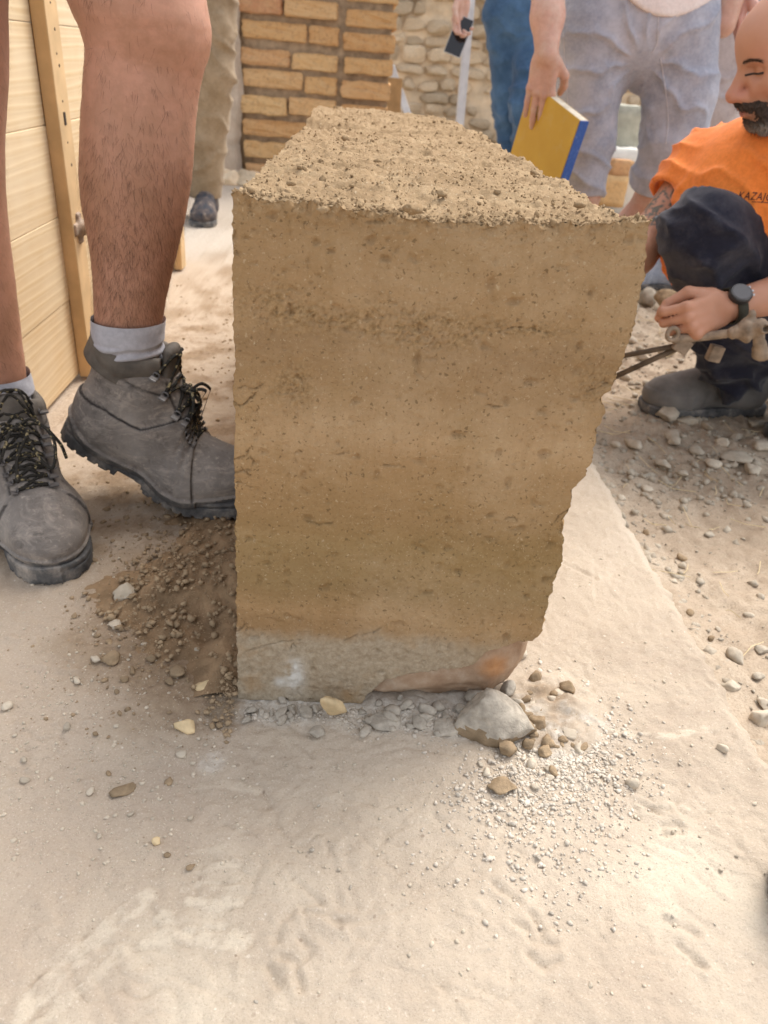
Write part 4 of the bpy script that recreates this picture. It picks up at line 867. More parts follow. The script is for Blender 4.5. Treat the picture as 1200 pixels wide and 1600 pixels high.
def odds():
    g = np.random.default_rng(4)
    alu = Mt('dusty_aluminium', .45, .5); alu.b.inputs['Metallic'].default_value = .35; alu.col(alu.ramp(alu.noise(20, 4), [(.3, (.58, .59, .62)), (.7, (.72, .73, .75))])); alu = alu.m
    def straightedge(a, b, w_, t, label):
        a, b = np.asarray(a, float), np.asarray(b, float); z = (b-a); L = np.linalg.norm(z); Fm = frame(z, (1, .25, 0))
        root = empty('straightedge', a); tag(root, label, 'straightedge')
        v, f = box((-w_/2, -t/2, 0), (w_/2, t/2, L), .003); G().add(xf(v, Fm, a), f).make('bar', alu, root)
        for s in (-1, 1):
            v, f = box((s*w_*.28-.002, -t/2-.0025, .01), (s*w_*.28+.002, -t/2-.0002, L-.01), 0); G().add(xf(v, Fm, a), f).make('ridge', alu, root)
        return root, Fm, a
    a, b = PY(718, 195, 4.2), PY(735, 0, 4.2); d = (b-a)/(b-a)[2]; bot = a-d*(a[2]); top = a+d*(1.25-a[2])
    root, Fm, o = straightedge(bot, top, .040, .02, 'long pale aluminium straightedge standing beside the phone hand')
    v, f = tube([(0, -.0125, .985), (0, -.0108, .985)], .009, 12); G().add(xf(v, Fm, o), f).make('hanging_hole', simple('hole_shadow', (.03, .03, .03), .9, .1, 9, 0), root)
    a, b = PY(634, 172, 5.3), PY(612, 108, 5.3); d = (b-a)/(b-a)[2]
    straightedge(a-d*a[2], a+d*(.62-a[2]), .045, .02, 'short pale metal bar leaning against the edge of the brick pillar')
    # leaning board under it
    c0, c1 = PY(606, 175, 5.15), PY(624, 138, 5.15); v, f = box((c0[0]-.02, 5.2, 0.0), (c1[0]+.02, 5.225, c1[2]+.05), .002)
    v = v+np.stack([v[:, 0]*0, (v[:, 2])*.08, v[:, 2]*0], 1)
    tag(link('board', v, f, simple('brown_board', (.42, .28, .14), .7, .2, 15, .3), origin=(c0[0], 5.2, 0), smooth=False), 'small brown board leaning at the right edge of the brick pillar', 'board')
    def rb(px0, py0, px1, py1, y, dep, mat, name, label, cat, amp=.008):
        a, b = PY(px0, py1, y), PY(px1, py0, y); v, f = rough_box((a[0], y, a[2]), (b[0], y+dep, b[2]), 4, amp, 14, px0, .004)
        return tag(link(name, v, f, mat, origin=((a[0]+b[0])/2, y+dep/2, a[2])), label, cat)
    y = 4.6; zg = float(soil_z(np.array([[1.6, y, 0]]))[0])
    grn = simple('green_grey_stone', (.40, .38, .30), .9, .2, 14, .7, 60, .008); wht = simple('bright_dusty_slab', (.74, .70, .62), .9, .1, 14, .4, 60, .006)
    base = PY(960, 300, y)
    rb(925, 238, 1030, 345, y+.12, .75, wht, 'stone_slab', 'bright white dusty stone slab behind the legs in shorts', 'stone slab')
    rb(940, 168, 1012, 240, y+.35, .35, grn, 'ashlar_block', 'grey green stone block seen between the legs in shorts', 'stone block')
    rb(952, 252, 992, 276, y+.03, .15, M_BRICK, 'brick', 'upper loose brick stacked behind the legs in shorts', 'brick', .004)
    rb(932, 277, 984, 322, y, .15, M_BRICK, 'brick', 'lower loose brick stacked behind the legs in shorts', 'brick', .004)
    # straw coloured dry grass at the foot of the rubble wall
    G_ = G()
    for _ in range(1500):
        c = np.array([g.uniform(.6, 3.2), g.uniform(5.2, 7.05)]); b = on_soil(c[None])[0]; l = g.uniform(.03, .10)
        q = b+[g.normal(0, .03), g.normal(0, .03), l]; wv = np.array([.003, 0, 0]); G_.add([b-wv, b+wv, q], [(0, 1, 2)])
    o = G_.make('dry_grass', simple('dry_grass_blades', (.58, .43, .20), .8, .25, 6, 0)); tag(o, 'dry yellow grass in front of the rubble wall', 'grass', kind='stuff')
odds()
# =================================================================== SKIN, CLOTH, BOOT MATERIALS
def m_skin(name, base, red, hairy=0.0, dirt=0.0):
    k = Mt(name, .55, .35)
    c = k.ramp(k.noise(9, 4, .6), [(.32, tuple(x*.86 for x in base)), (.68, red)])
    c = k.mix(k.ramp(k.noise(70, 4, .7), [(.4, .35), (.6, 0.0)]), c, tuple(x*.72 for x in base))
    if dirt: c = k.mix(k.ramp(k.noise(30, 6, .7), [(.45, 0.0), (.7, dirt)]), c, (.60, .48, .38))
    k.col(c).bump(k.noise(350, 4, .6), .25, .0008).bump(k.noise(60, 3, .6), .15, .002)
    k.b.inputs['Subsurface Weight'].default_value = .12; k.b.inputs['Subsurface Radius'].default_value = (.012, .005, .003); k.b.inputs['Subsurface Scale'].default_value = .5
    return k.m
M_LEG = m_skin('tanned_leg_skin', (.42, .21, .122), (.50, .25, .165))
M_FACE = m_skin('face_skin', (.56, .315, .215), (.60, .325, .235))
M_HANDSKIN = m_skin('dusty_hand_skin', (.58, .33, .24), (.62, .37, .29), dirt=.45)
def cloth(name, c, c2=None, scale=6, weave=900, rough=.9, dust=None, damt=.5, dscale=10):
    k = Mt(name, rough, .15); c2 = c2 or tuple(x*.7 for x in c)
    o = k.ramp(k.noise(scale, 5, .65), [(.35, c2), (.65, c)])
    o = k.mix(k.ramp(k.noise(130, 3, .7), [(.4, .25), (.6, 0.0)]), o, tuple(x*.6 for x in c2))
    if dust: o = k.mix(k.ramp(k.noise(dscale, 6, .7), [(.45, 0.0), (.72, damt)]), o, dust)
    k.col(o).bump(k.noise(weave, 2, .5), .3, .0006).bump(k.noise(25, 4, .6), .25, .004)
    k.b.inputs['Sheen Weight'].default_value = .15; return k.m
M_SOCK = cloth('grey_sock', (.50, .49, .52), (.40, .39, .42), 14, 700)
def m_boot():
    k = Mt('worn_nubuck', .85, .2)
    c = k.ramp(k.noise(12, 6, .65), [(.3, (.125, .108, .095)), (.5, (.20, .174, .153)), (.72, (.31, .275, .242))])
    c = k.mix(k.ramp(k.noise(26, 6, .75, co=k.mapv((1, 1, 2.2)), dist=1.2), [(.48, 0.0), (.72, .75)]), c, (.40, .34, .285))
    c = k.mix(k.ramp(k.noise(90, 4, .75), [(.58, 0.0), (.72, .5)]), c, (.50, .43, .36))
    c = k.mix(k.ramp(k.noise(45, 4, .7), [(.3, .6), (.42, 0.0)]), c, (.06, .05, .045)); c = k.mix(k.attr('seam'), c, (.035, .03, .028))
    k.col(c).bump(k.noise(35, 6, .7, dist=.6), .5, .004).bump(k.noise(400, 4, .7), .35, .0006); return k.m
M_BOOT = m_boot()
M_COLLAR = simple('padded_boot_collar', (.12, .102, .084), .75, .35, 30, .35, 200, .0015, .3)
def m_rubber():
    k = Mt('dusty_rubber', .8, .3)
    c = k.ramp(k.noise(20, 6, .7), [(.32, (.045, .045, .048)), (.5, (.11, .105, .10)), (.7, (.36, .31, .26))])
    k.col(c).bump(k.noise(160, 5, .7), .4, .0012); return k.m
M_RUBBER = m_rubber()
def m_lace():
    k = Mt('flecked_lace', .85, .2); c = k.ramp(k.noise(170, 2, .5, co=k.mapv((1, 1, 1))), [(.58, (.026, .023, .019)), (.66, (.27, .215, .115))], 'LINEAR'); k.col(c).bump(k.noise(700, 2), .4, .0006); return k.m
M_LACE = m_lace()
M_HOOK = simple('dull_lace_hook', (.11, .10, .095), .4, .4, 80, .2, 300, .0005, .5)

# =================================================================== HIKING BOOT
def boot(parent, heel, fwd, bend, lean, scale=1.0, bow=1, mirror=1):
    """one hiking boot: heel back at `heel`, pointing along `fwd`; heel lifted by `bend` radians about the ball of the foot"""
    root = empty('hiking_boot', heel); root.parent = parent; root.location = tuple(np.asarray(heel)-_wloc(parent))
    f3 = np.array([fwd[0], fwd[1], 0.]); f3 /= np.linalg.norm(f3); l3 = np.array([-f3[1], f3[0], 0.])*mirror
    xa, xb = .150, .225
    def place(v):
        v = np.asarray(v, float).copy(); u = np.maximum(xb-v[:, 0], 0); Lb = xb-xa; t = np.minimum(u/Lb, 1)
        ph = bend*t; us = np.linspace(0, .45, 400); pc = bend*np.minimum(us/Lb, 1)
        ic = np.concatenate([[0], np.cumsum((np.cos(pc[1:])+np.cos(pc[:-1]))/2*(us[1]-us[0]))]); iz = np.concatenate([[0], np.cumsum((np.sin(pc[1:])+np.sin(pc[:-1]))/2*(us[1]-us[0]))])
        cx = xb-np.interp(u, us, ic); cz = np.interp(u, us, iz); h = v[:, 2]
        x = np.where(u > 0, cx+h*np.sin(ph), v[:, 0]); z = cz+h*np.cos(ph)
        return (np.outer(x, f3)+np.outer(v[:, 1], l3)+np.outer(z, [0, 0, 1]))*scale+np.asarray(heel)
    def mk(name, v, f, mat, par=root, **k):
        f = np.asarray(f) if not isinstance(f, list) else f
        if mirror < 0: f = f[:, ::-1] if isinstance(f, np.ndarray) else [q[::-1] for q in f]
        return part(name, place(v), f, mat, par, **k)
    wob = lambda p: .0012*fbm(p, 26, 3)
    def shell(p):
        x, y, z = p.T
        d = ell(p, (.062, 0, .062), (.062, .041, .062))
        d = smin(d, rc(p*[1, 1.12, 1], (.066, 0, .07), (.068-lean, 0, .178), .050, .054), .03)
        d = smin(d, rc(p, (.07, 0, .058), (.20, .002, .044), .045, .044), .03)
        d = smin(d, rc(p, (.092-lean*.4, 0, .128), (.19, 0, .068), .042, .036), .035)
        d = smin(d, ell(p, (.232, .004, .046), (.080, .055, .043)), .03)
        d = smin(d, ell(p, (.20, .006, .040), (.07, .057, .036)), .02)
        return d
    def upper(p):
        x, y, z = p.T; d = shell(p)+wob(p)-.0010*np.sin(x*210+z*90+3*y*40)*np.exp(-((x-.185)/.03)**2)*np.exp(-((z-.065)/.03)**2)
        band = .095+.9*np.maximum(x-.10, 0)-.25*np.maximum(.05-x, 0)     # lower quarter lies over the ankle panel
        d = np.minimum(d, np.maximum(d-.0034, smax(z-band+.0*y, x-.205-.3*np.abs(y), .004)))
        rand = .031+.006*np.exp(-((x-.30)/.04)**2)+.014*np.exp(-((x-.0)/.03)**2)
        d = np.minimum(d, np.maximum(d-.0040, z-rand))                         # rubber rand round the edge
        d = smax(d, -(z-.016), .003)
        top = .160+.16*np.abs(x-.062+lean)+.10*np.maximum(x-.09, 0)
        d = smax(d, z-top, .006)
        # open throat for the sock
        d = smax(d, -rc(p*[1, 1.12, 1], (.066-lean*.6, 0, .12), (.066-lean*1.1, 0, .22), .036, .043), .004)
        return d
    v, q = polygonize(upper, (-.01, -.07, .01), (.33, .07, .205), .0026)
    n = normals(v, q); rmask = (v[:, 2] < (.031+.006*np.exp(-((v[:, 0]-.30)/.04)**2)+.014*np.exp(-((v[:, 0])/.03)**2)-.001))
    fc = rmask[q].all(1)
    def seams(v):
        x, y, z = v.T; band = .095+.9*np.maximum(x-.10, 0)-.25*np.maximum(.05-x, 0); s1 = np.exp(-((z-band)/.0011)**2)*(x < .2)
        s2 = np.exp(-((z-.148-.05*np.maximum(x-.08, 0))/.0014)**2)*(x < .115); s3 = np.exp(-((x-.205-.3*np.abs(y)+.0*z)/.0016)**2)*(z < .085)*.8; s4 = np.exp(-((np.abs(y)-.026-.05*(x-.1))/.0016)**2)*(x > .10)*(x < .21)*(z > .05)
        return np.clip(s1+s2+s3+s4, 0, 1)
    sm = seams(v); v = v-n*(.0012*sm)[:, None]
    mk('upper', v, q, None, mats=[M_BOOT, M_RUBBER], mi=fc.astype(int), attrs={'seam': sm})
    def collar(p):
        x, y, z = p.T; ang = np.arctan2(y*1.12, x-.066+lean); rr = np.hypot(x-.066+lean, y*1.12)
        zc = .172+.010*np.cos(ang*2)-.018*np.exp(-(ang/.5)**2)
        d = np.hypot((rr-.0485)*1.0, (z-zc)*.62)-.0115
        d = np.minimum(d, smax(np.maximum(np.abs(rr-.051)-.005, np.abs(z-.152)-.016), -(np.abs(ang)-.9), .004))
        return smax(d, .42-np.abs(ang), .02)*.9
    v, q = polygonize(collar, (-.03-lean, -.07, .12), (.14, .07, .21), .0026); mk('padded_collar', v, q, M_COLLAR)
    def tongue(p):
        d = rc(p*[1, .42, 1], (.168, 0, .094), (.118-lean*.6, 0, .150), .010, .0105); d = smin(d, rc(p*[1, .42, 1], (.118-lean*.6, 0, .150), (.112-lean, 0, .198), .0105, .0095), .01)
        return d
    v, q = polygonize(tongue, (.08, -.05, .07), (.20, .05, .22), .003); mk('tongue', v, q, M_COLLAR)
    wx = np.array([-.004, .0, .01, .03, .07, .12, .17, .21, .25, .28, .30, .312, .317]); ww = np.array([.0, .018, .030, .039, .041, .041, .050, .0575, .0575, .050, .038, .022, .0])
    def sole(p):
        x, y, z = p.T; wv = np.interp(x, wx, ww)+.000; d = np.maximum(np.abs(y-.004*sst(x, .1, .25))-wv, np.abs(z-.015)-.0155)
        d = np.maximum(d, np.maximum(-.006-x, x-.320)); zt = .026+.003*sst(x, .26, .32)
        d = smax(d, z-zt, .003)
        d = np.maximum(d, -np.maximum(np.maximum(.095-x, x-.135), z-.010))
        lug = np.maximum(np.abs(((x*1.0+.35*np.abs(y)) % .018)-.009)-.0022, np.maximum(z-.0045, -(np.abs(y)-wv+.010)))
        d = np.maximum(d, -lug); line = np.maximum(np.abs(z-.0195)-.0012, -(np.abs(y)-wv+.0022)); d = np.maximum(d, -line)
        return d*.8
    v, q = polygonize(sole, (-.012, -.07, -.003), (.325, .07, .04), .0019, newton=False); mk('sole', v, q, M_RUBBER)
    # laces over the tongue
    def zsurf(x, y):
        zz = np.linspace(.22, .02, 160); p = np.stack([np.full(160, x), np.full(160, y), zz], 1); d = np.minimum(upper(p), tongue(p)); i = np.argmax(d < 0); return zz[i] if d[i] < 0 else .05
    rows = [(.213, .020), (.198, .023), (.182, .025), (.165, .026), (.148, .028), (.132, .030), (.118-lean*.4, .033), (.108-lean*.8, .036)]
    zlast = [None]
    pts = []
    for i, (x, hy) in enumerate(rows):
        r = []
        for s in (-1, 1):
            if i < 6: z = zsurf(x, s*hy)+.002
            else: z = (.150 if i == 6 else .170); x_ = x
            r.append(np.array([x, s*hy, z]))
        pts.append(r)
    g = np.random.default_rng(3)
    for i, r in enumerate(pts):
        for s in (0, 1):
            c = r[s]; sg = (-1, 1)[s]; H = G()
            a = np.linspace(0, 2*np.pi, 9)[:-1]
            t = np.stack([c[0]+.0045*np.cos(a), c[1]+sg*.001+.0*a, c[2]+.0028+.0032*np.sin(a)], 1); t = np.concatenate([t, t[:1]]); H.add(*tube(t, .0011, 5, False))
            v_, f_ = box(c-[.005, .004, .0018], c+[.005, .009 if sg > 0 else .004, .0012], .0008); H.add(v_+[0, sg*.005, 0], f_)
            mk('lace_hook', H.V(), H.f, M_HOOK, smooth=False)
    segs = []
    for i in range(len(pts)-1):
        for s in (0, 1):
            a, b = pts[i][s], pts[i+1][1-s]; m = (a+b)/2; zc = max(zsurf(m[0], m[1]), (a[2]+b[2])/2)+.0035+.0015*s
            qa = (a*.75+b*.25); qb = (a*.25+b*.75)
            segs.append([a+[0, 0, .002], qa*[1, 1, 0]+[0, 0, max(qa[2], zsurf(qa[0], qa[1]))+.003], m*[1, 1, 0]+[0, 0, zc], qb*[1, 1, 0]+[0, 0, max(qb[2], zsurf(qb[0], qb[1]))+.003], b+[0, 0, .002]])
        segs.append([pts[i][0]+[0, 0, .003], np.array([rows[i][0]+.002, 0, zsurf(rows[i][0], 0)+.003]), pts[i][1]+[0, 0, .003]])
    L = G()
    for sg in segs:
        for rep in range(1):
            s_ = spline(sg, 16); s_ = s_+.0006*g.normal(size=s_.shape); L.add(*tube(s_, .0022, 6))
    mk('lace', L.V(), L.f, M_LACE)
    B = G(); kx = .136-lean*.5 if bow == 1 else .128; kz = zsurf(kx, 0)+.010; k0 = np.array([kx, 0, kz])
    for a in range(4):
        o = g.normal(size=(5, 3))*[.006, .009, .003]; B.add(*tube(spline(k0+o, 18), .0021, 6))
    if bow == 1:      # loops hanging forward over the instep
        loops = [[(0, 0, 0), (.012, .022, .014), (.052, .040, -.004), (.078, .030, -.034), (.060, .018, -.028), (.02, .008, -.004), (0, 0, 0)], [(0, 0, 0), (.010, -.02, .012), (.04, -.044, -.006), (.062, -.05, -.03), (.05, -.034, -.026), (.015, -.012, .0), (0, 0, 0)],
                 [(0, 0, 0), (.03, .01, .004), (.06, -.012, -.02), (.085, -.02, -.045)], [(0, 0, 0), (.01, .03, .004), (.03, .05, -.02), (.035, .056, -.045)]]
    else:
        loops = [[(0, 0, 0), (.022, .006, .016), (.058, .012, -.012), (.078, .012, -.055), (.068, .010, -.066), (.050, .004, -.045), (.02, 0, -.008), (0, 0, 0)], [(0, 0, 0), (.01, -.02, .010), (.03, -.042, -.01), (.04, -.046, -.05), (.03, -.036, -.045), (.012, -.014, -.005), (0, 0, 0)],
                 [(0, 0, 0), (.02, -.008, -.01), (.04, -.016, -.05), (.062, -.02, -.075)], [(0, 0, 0), (.012, .016, 0), (.03, .03, -.03), (.05, .03, -.06)]]
    for lp in loops: B.add(*tube(spline(k0+np.array(lp), 40), .0024, 6))
    mk('lace_bow', B.V(), B.f, M_LACE)
    if bend: print('collar centre', place(np.array([[.066-lean, 0, .172], [0, 0, .03], [0, 0, 0]])).round(3))
    return root, place

# =================================================================== LEFT MAN (bare hairy legs, hiking boots)
def ring_loft(rows, seg=56, ydepth=None):
    """rows: (centre xyz, half width along x, half depth along y)"""
    a = np.linspace(0, 2*np.pi, seg, endpoint=False); V = []
    for c, rx, ry in rows: V.append(np.stack([c[0]+rx*np.cos(a), c[1]+ry*np.sin(a), np.full(seg, c[2])], 1))
    n = len(rows); i = np.arange(n-1)[:, None]; k = np.arange(seg)[None]
    f = np.stack([i*seg+k, i*seg+(k+1) % seg, (i+1)*seg+(k+1) % seg, (i+1)*seg+k], -1).reshape(-1, 4)
    return np.concatenate(V), f
def dense_rows(rows, n):
    r = np.array([[*c, a, b] for c, a, b in rows], float); z = r[:, 2]; o = np.argsort(z); r = r[o]; z = r[:, 2]
    t = np.arange(len(z)); ts = np.linspace(0, len(z)-1, n)
    s = spline(r, n); K = 7; pad = np.concatenate([s[:1]]*K+[s]+[s[-1:]]*K); s = np.mean([pad[i:i+n] for i in range(2*K+1)], 0); return [((q[0], q[1], q[2]), q[3], q[4]) for q in s]
def hair(name, v, q, mat, parent, N, seed, zr, ln=(.008, .018), w_=.0001, sel=None, down=(0, 0, -1)):
    g = np.random.default_rng(seed); n = normals(v, q); cen = v[q].mean(1); cn = n[q].mean(1)
    ok = (cen[:, 2] > zr[0]) & (cen[:, 2] < zr[1])
    if sel is not None: ok &= sel(cen, cn)
    ar = np.linalg.norm(np.cross(v[q[:, 2]]-v[q[:, 0]], v[q[:, 3]]-v[q[:, 1]]), axis=1)*ok; idx = g.choice(len(q), N, p=ar/ar.sum())
    b = cen[idx]+(v[q[idx, 0]]-cen[idx])*g.uniform(-.9, .9, (N, 1))+(v[q[idx, 1]]-cen[idx])*g.uniform(-.9, .9, (N, 1)); nn = cn[idx]
    d = np.asarray(down)+g.normal(0, .28, (N, 3)); d -= nn*((d*nn).sum(1)[:, None]); d /= np.linalg.norm(d, axis=1)[:, None]
    L = g.uniform(*ln, N)[:, None]; side = np.cross(nn, d); side /= np.linalg.norm(side, axis=1)[:, None]; cur = side*g.normal(0, .25, (N, 1))
    p0 = b; p1 = b+d*L*.5+nn*L*.22+cur*L*.3; p2 = b+d*L+nn*L*.30+cur*L
    V = np.stack([p0-side*w_, p0+side*w_, p1-side*w_*.8, p1+side*w_*.8, p2], 1).reshape(-1, 3)
    k = np.arange(N)*5; F = np.concatenate([np.stack([k, k+1, k+3], 1), np.stack([k, k+3, k+2], 1), np.stack([k+2, k+3, k+4], 1)])
    o = part(name, V, F, mat, parent); o['kind'] = 'stuff'; return o
M_HAIR = simple('dark_hair', (.085, .042, .026), .6, .2, 20, 0)
def left_man():
    Y2 = 1.10
    def legrows(pr, y, dr):
        rows = []
        for py, l, r in pr:
            a, b = PY(l, py, y), PY(r, py, y); c = (a+b)/2; hw = (b-a)[0]/2; rows.append((c, hw, hw*dr(c[2])))
        return rows
    pr2 = [(0, 105, 322), (30, 117, 328), (55, 129, 328), (77, 135, 325), (100, 136, 318), (150, 131, 309), (200, 128, 305), (250, 126, 301), (300, 127, 296), (350, 134, 285), (400, 143, 274), (450, 147, 262), (500, 150, 253), (540, 150, 250), (580, 152, 250)]
    rows = legrows(pr2, Y2, lambda z: np.interp(z, [.1, .25, .42, .6, .7], [.92, .88, .80, .74, .84]))
    t = rows[0][0]
    up = [((t[0]-.035, Y2+.03, .80), .098, .088), ((t[0]-.07, Y2+.06, .92), .108, .098), ((t[0]-.09, Y2+.08, 1.0), .10, .09)]
    v2, q2 = ring_loft(dense_rows(rows+up, 150), 72)
    # kneecap, shin and calf forms
    n = normals(v2, q2); c = rows[2][0]
    kc = PY(300, 70, Y2); v2 = v2+n*(.004*np.exp(-(((v2-[kc[0]-.0, kc[1]-.03, kc[2]])/[.03, .04, .035])**2).sum(1)))[:, None]
    kd = PY(250, 105, Y2); v2 = v2-n*(.004*np.exp(-(((v2-[kd[0], kd[1]-.06, kd[2]])/[.035, .05, .018])**2).sum(1)))[:, None]
    ms = PY(215, 240, Y2); v2 = v2+n*(.0045*np.exp(-(((v2-[ms[0]-.03, ms[1]-.06, ms[2]])/[.03, .06, .08])**2).sum(1)))[:, None]
    v2 = v2+n*(.0014*fbm(v2*[1, 1, .5], 22, 3)+.0004*fbm(v2, 90, 3))[:, None]
    y1 = 1.10
    e1 = [(-60, 9), (77, 7), (160, 8), (200, 4), (300, 2), (353, 8), (393, 13), (450, 21), (520, 29), (580, 36), (640, 40)]
    rows1 = []
    for py, r in e1:
        b = PY(r, py, y1); hw = np.interp(b[2], [.1, .25, .42, .55, .66, .8], [.052, .058, .072, .068, .075, .085]); rows1.append((b-[hw, 0, 0], hw, hw*.95))
    t1 = rows1[0][0]; up1 = [((t1[0]+.0, 1.14, .84), .09, .09), ((t1[0]+.02, 1.18, 1.0), .1, .1)]
    v1, q1 = ring_loft(dense_rows(rows1+up1, 110), 48); n1 = normals(v1, q1); v1 = v1+n1*(.0014*fbm(v1*[1, 1, .5], 22, 3))[:, None]
    # the rest of him stands above the picture
    hip = (np.array(up[-1][0])+np.array(up1[-1][0]))/2; hip[2] = 1.0
    def torso(p):
        h = hip; d = ell(p, h+[0, .02, .02], (.19, .13, .15)); d = smin(d, ell(p, h+[0, .03, .33], (.19, .125, .26)), .08)
        d = smin(d, rc(p, h+[0, .03, .5], h+[0, .02, .68], .06, .055), .06); d = smin(d, ell(p, h+[0, .0, .80], (.078, .098, .118)), .03)
        for s in (-1, 1):
            d = smin(d, chain(p, [h+[s*.17, .03, .48], h+[s*.24, .05, .22], h+[s*.22, -.08, .02], h+[s*.21, -.13, -.05]], [.06, .045, .035, .03], .02), .05)
        return d
    vt, qt = polygonize(torso, hip-[.36, .3, .18], hip+[.36, .3, .95], .016)
    V = np.concatenate([v2, v1, vt]); Q = np.concatenate([q2, q1+len(v2), qt+len(v2)+len(v1)])
    base = np.array([-.42, 1.1, 0])
    man = link('person', V, Q, M_LEG, origin=base)
    tag(man, 'person in dusty grey hiking boots and socks with bare hairy legs', 'person')
    def shorts(p):
        d = ell(p, hip+[0, .02, .0], (.21, .15, .17))
        for u in (up, up1): d = smin(d, rc(p, np.array(u[-1][0])+[0, 0, .02], np.array(u[0][0])+[0, 0, .01], .125, .125), .05)
        d = smax(d, .80-p[:, 2], .01); return smax(d, p[:, 2]-hip[2]-.13, .01)
    vs, qs = polygonize(shorts, hip-[.36, .3, .25], hip+[.36, .3, .2], .014); part('shorts', vs, qs, cloth('dark_shorts', (.10, .10, .11)), man)
    def shirt(p):
        h = hip; d = smin(ell(p, h+[0, .02, .1], (.205, .145, .16)), ell(p, h+[0, .03, .33], (.205, .14, .27)), .08)
        for s in (-1, 1): d = smin(d, rc(p, h+[s*.17, .03, .48], h+[s*.225, .045, .28], .075, .065), .04)
        return smax(d, p[:, 2]-h[2]-.60, .01)
    vs, qs = polygonize(shirt, hip-[.36, .3, .1], hip+[.36, .3, .68], .016); part('shirt', vs, qs, cloth('plain_shirt', (.3, .32, .34)), man)
    hair('leg_hair', v2, q2, M_HAIR, man, 4600, 5, (.20, .74), sel=lambda c, n: (n[:, 1] < .45) & (pn(c, 300, 3)*1.2+.35*pn(c, 30) > np.interp(c[:, 2], [.36, .46, .60], [-1.5, -.3, .45])))
    hair('leg_hair', v1, q1, M_HAIR, man, 900, 6, (.18, .72), sel=lambda c, n: (n[:, 0] > 0) & (n[:, 1] < .5))
    # socks
    def sock(pr, y, dr, nm):
        rows = []
        for py, l, r in pr:
            a, b = PY(l, py, y), PY(r, py, y); c = (a+b)/2; rows.append((c, (b-a)[0]/2, (b-a)[0]/2*dr))
        v, q = ring_loft(dense_rows(rows, 60), 56); n = normals(v, q); zz = v[:, 2]; top = zz.max()
        v = v+n*(.0022*np.sin(zz*420+3*fbm(v, 14, 3))*(1-sst(zz, top-.035, top-.025))+.0012*fbm(v, 40, 3)+.0012*sst(zz, top-.03, top-.028)+.0022)[:, None]
        part('sock', v, q, M_SOCK, man)
    sock([(493, 147, 254), (515, 148, 253), (535, 149, 252), (550, 154, 250), (565, 160, 246), (580, 168, 240), (592, 172, 236)], Y2, .92, 's')
    sock([(581, -58, 40), (605, -58, 46), (630, -60, 52), (655, -60, 58), (690, -60, 62)], y1, .95, 's')
    boot(man, BOOT2[0], BOOT2[1], R(28), .028, 1.10, bow=2, mirror=-1)
    boot(man, BOOT1[0], BOOT1[1], R(0), .0, .98, bow=1)
BOOT2 = ((-.462, 1.13, 0.012), (.995, -.12)); BOOT1 = ((-.530, 1.130, 0.002), (.50, -.866))
left_man()
# =================================================================== HANDS AND HEADS
FING = [(.092, .030, (.043, .026, .021), .0092), (.096, .0095, (.047, .030, .022), .0095), (.092, -.0115, (.043, .028, .021), .0090), (.083, -.031, (.034, .021, .019), .0080)]
def hand_sdf(o, X, Y, curls, thumb, s=1.0, splay=(.08, .02, -.04, -.10), left=False):
    """o wrist; X towards the fingers, Y towards the thumb side; Z = back of the hand. curls: four triples of joint angles; thumb: three points in the hand's frame"""
    X = np.asarray(X, float); X = X/np.linalg.norm(X); Y = np.asarray(Y, float); Y = Y-X*(Y@X); Y /= np.linalg.norm(Y); Z = np.cross(X, Y)*(-1 if left else 1)
    W = lambda q: np.asarray(o)+s*(q[0]*X+q[1]*Y+q[2]*Z)
    Mx = np.stack([X, Y, Z], 1); fc = []
    for (bx, by, sg, r), cu, sp in zip(FING, curls, splay):
        p = np.array([bx, by, 0.]); pts = [W(np.array([bx-.05, by*.75, -.001])), W(p)]; a = 0
        for L, c in zip(sg, cu):
            a += c; p = p+L*np.array([math.cos(a)*math.cos(sp), math.sin(sp)*math.cos(a), -math.sin(a)]); pts.append(W(p))
        fc.append((pts, [r*1.05*s, r*1.12*s, r*1.0*s, r*.92*s, r*.78*s]))
    tp = [W(q) for q in thumb]; knuck = [W((f[0], f[1], .004)) for f in FING]
    def fn(p):
        d = rbox(p, W((.052, 0, -.002)), (.044*s, .036*s, .0125*s), .012*s, Mx)
        d = smin(d, ell(p, W((.03, .020, -.010)), (.032*s, .018*s, .016*s), Mx), .012*s)
        d = smin(d, ell(p, W((.035, -.024, -.008)), (.034*s, .015*s, .015*s), Mx), .012*s)
        fd = None
        for pts, rad in fc:
            e = chain(p, pts[1:], rad[1:], .003*s); b = rc(p, pts[0], pts[1], rad[0]*.85, rad[1])
            d = smin(d, b, .008*s); fd = e if fd is None else smin(fd, e, .0018*s)
        d = smin(d, fd, .006*s)
        t = chain(p, tp, [.0145*s, .0125*s, .0108*s, .0088*s][:len(tp)], .005*s); d = smin(d, t, .010*s)
        for k in knuck: d = smin(d, np.linalg.norm(p-k, axis=1)-.0075*s, .008*s)
        return d
    return fn, W
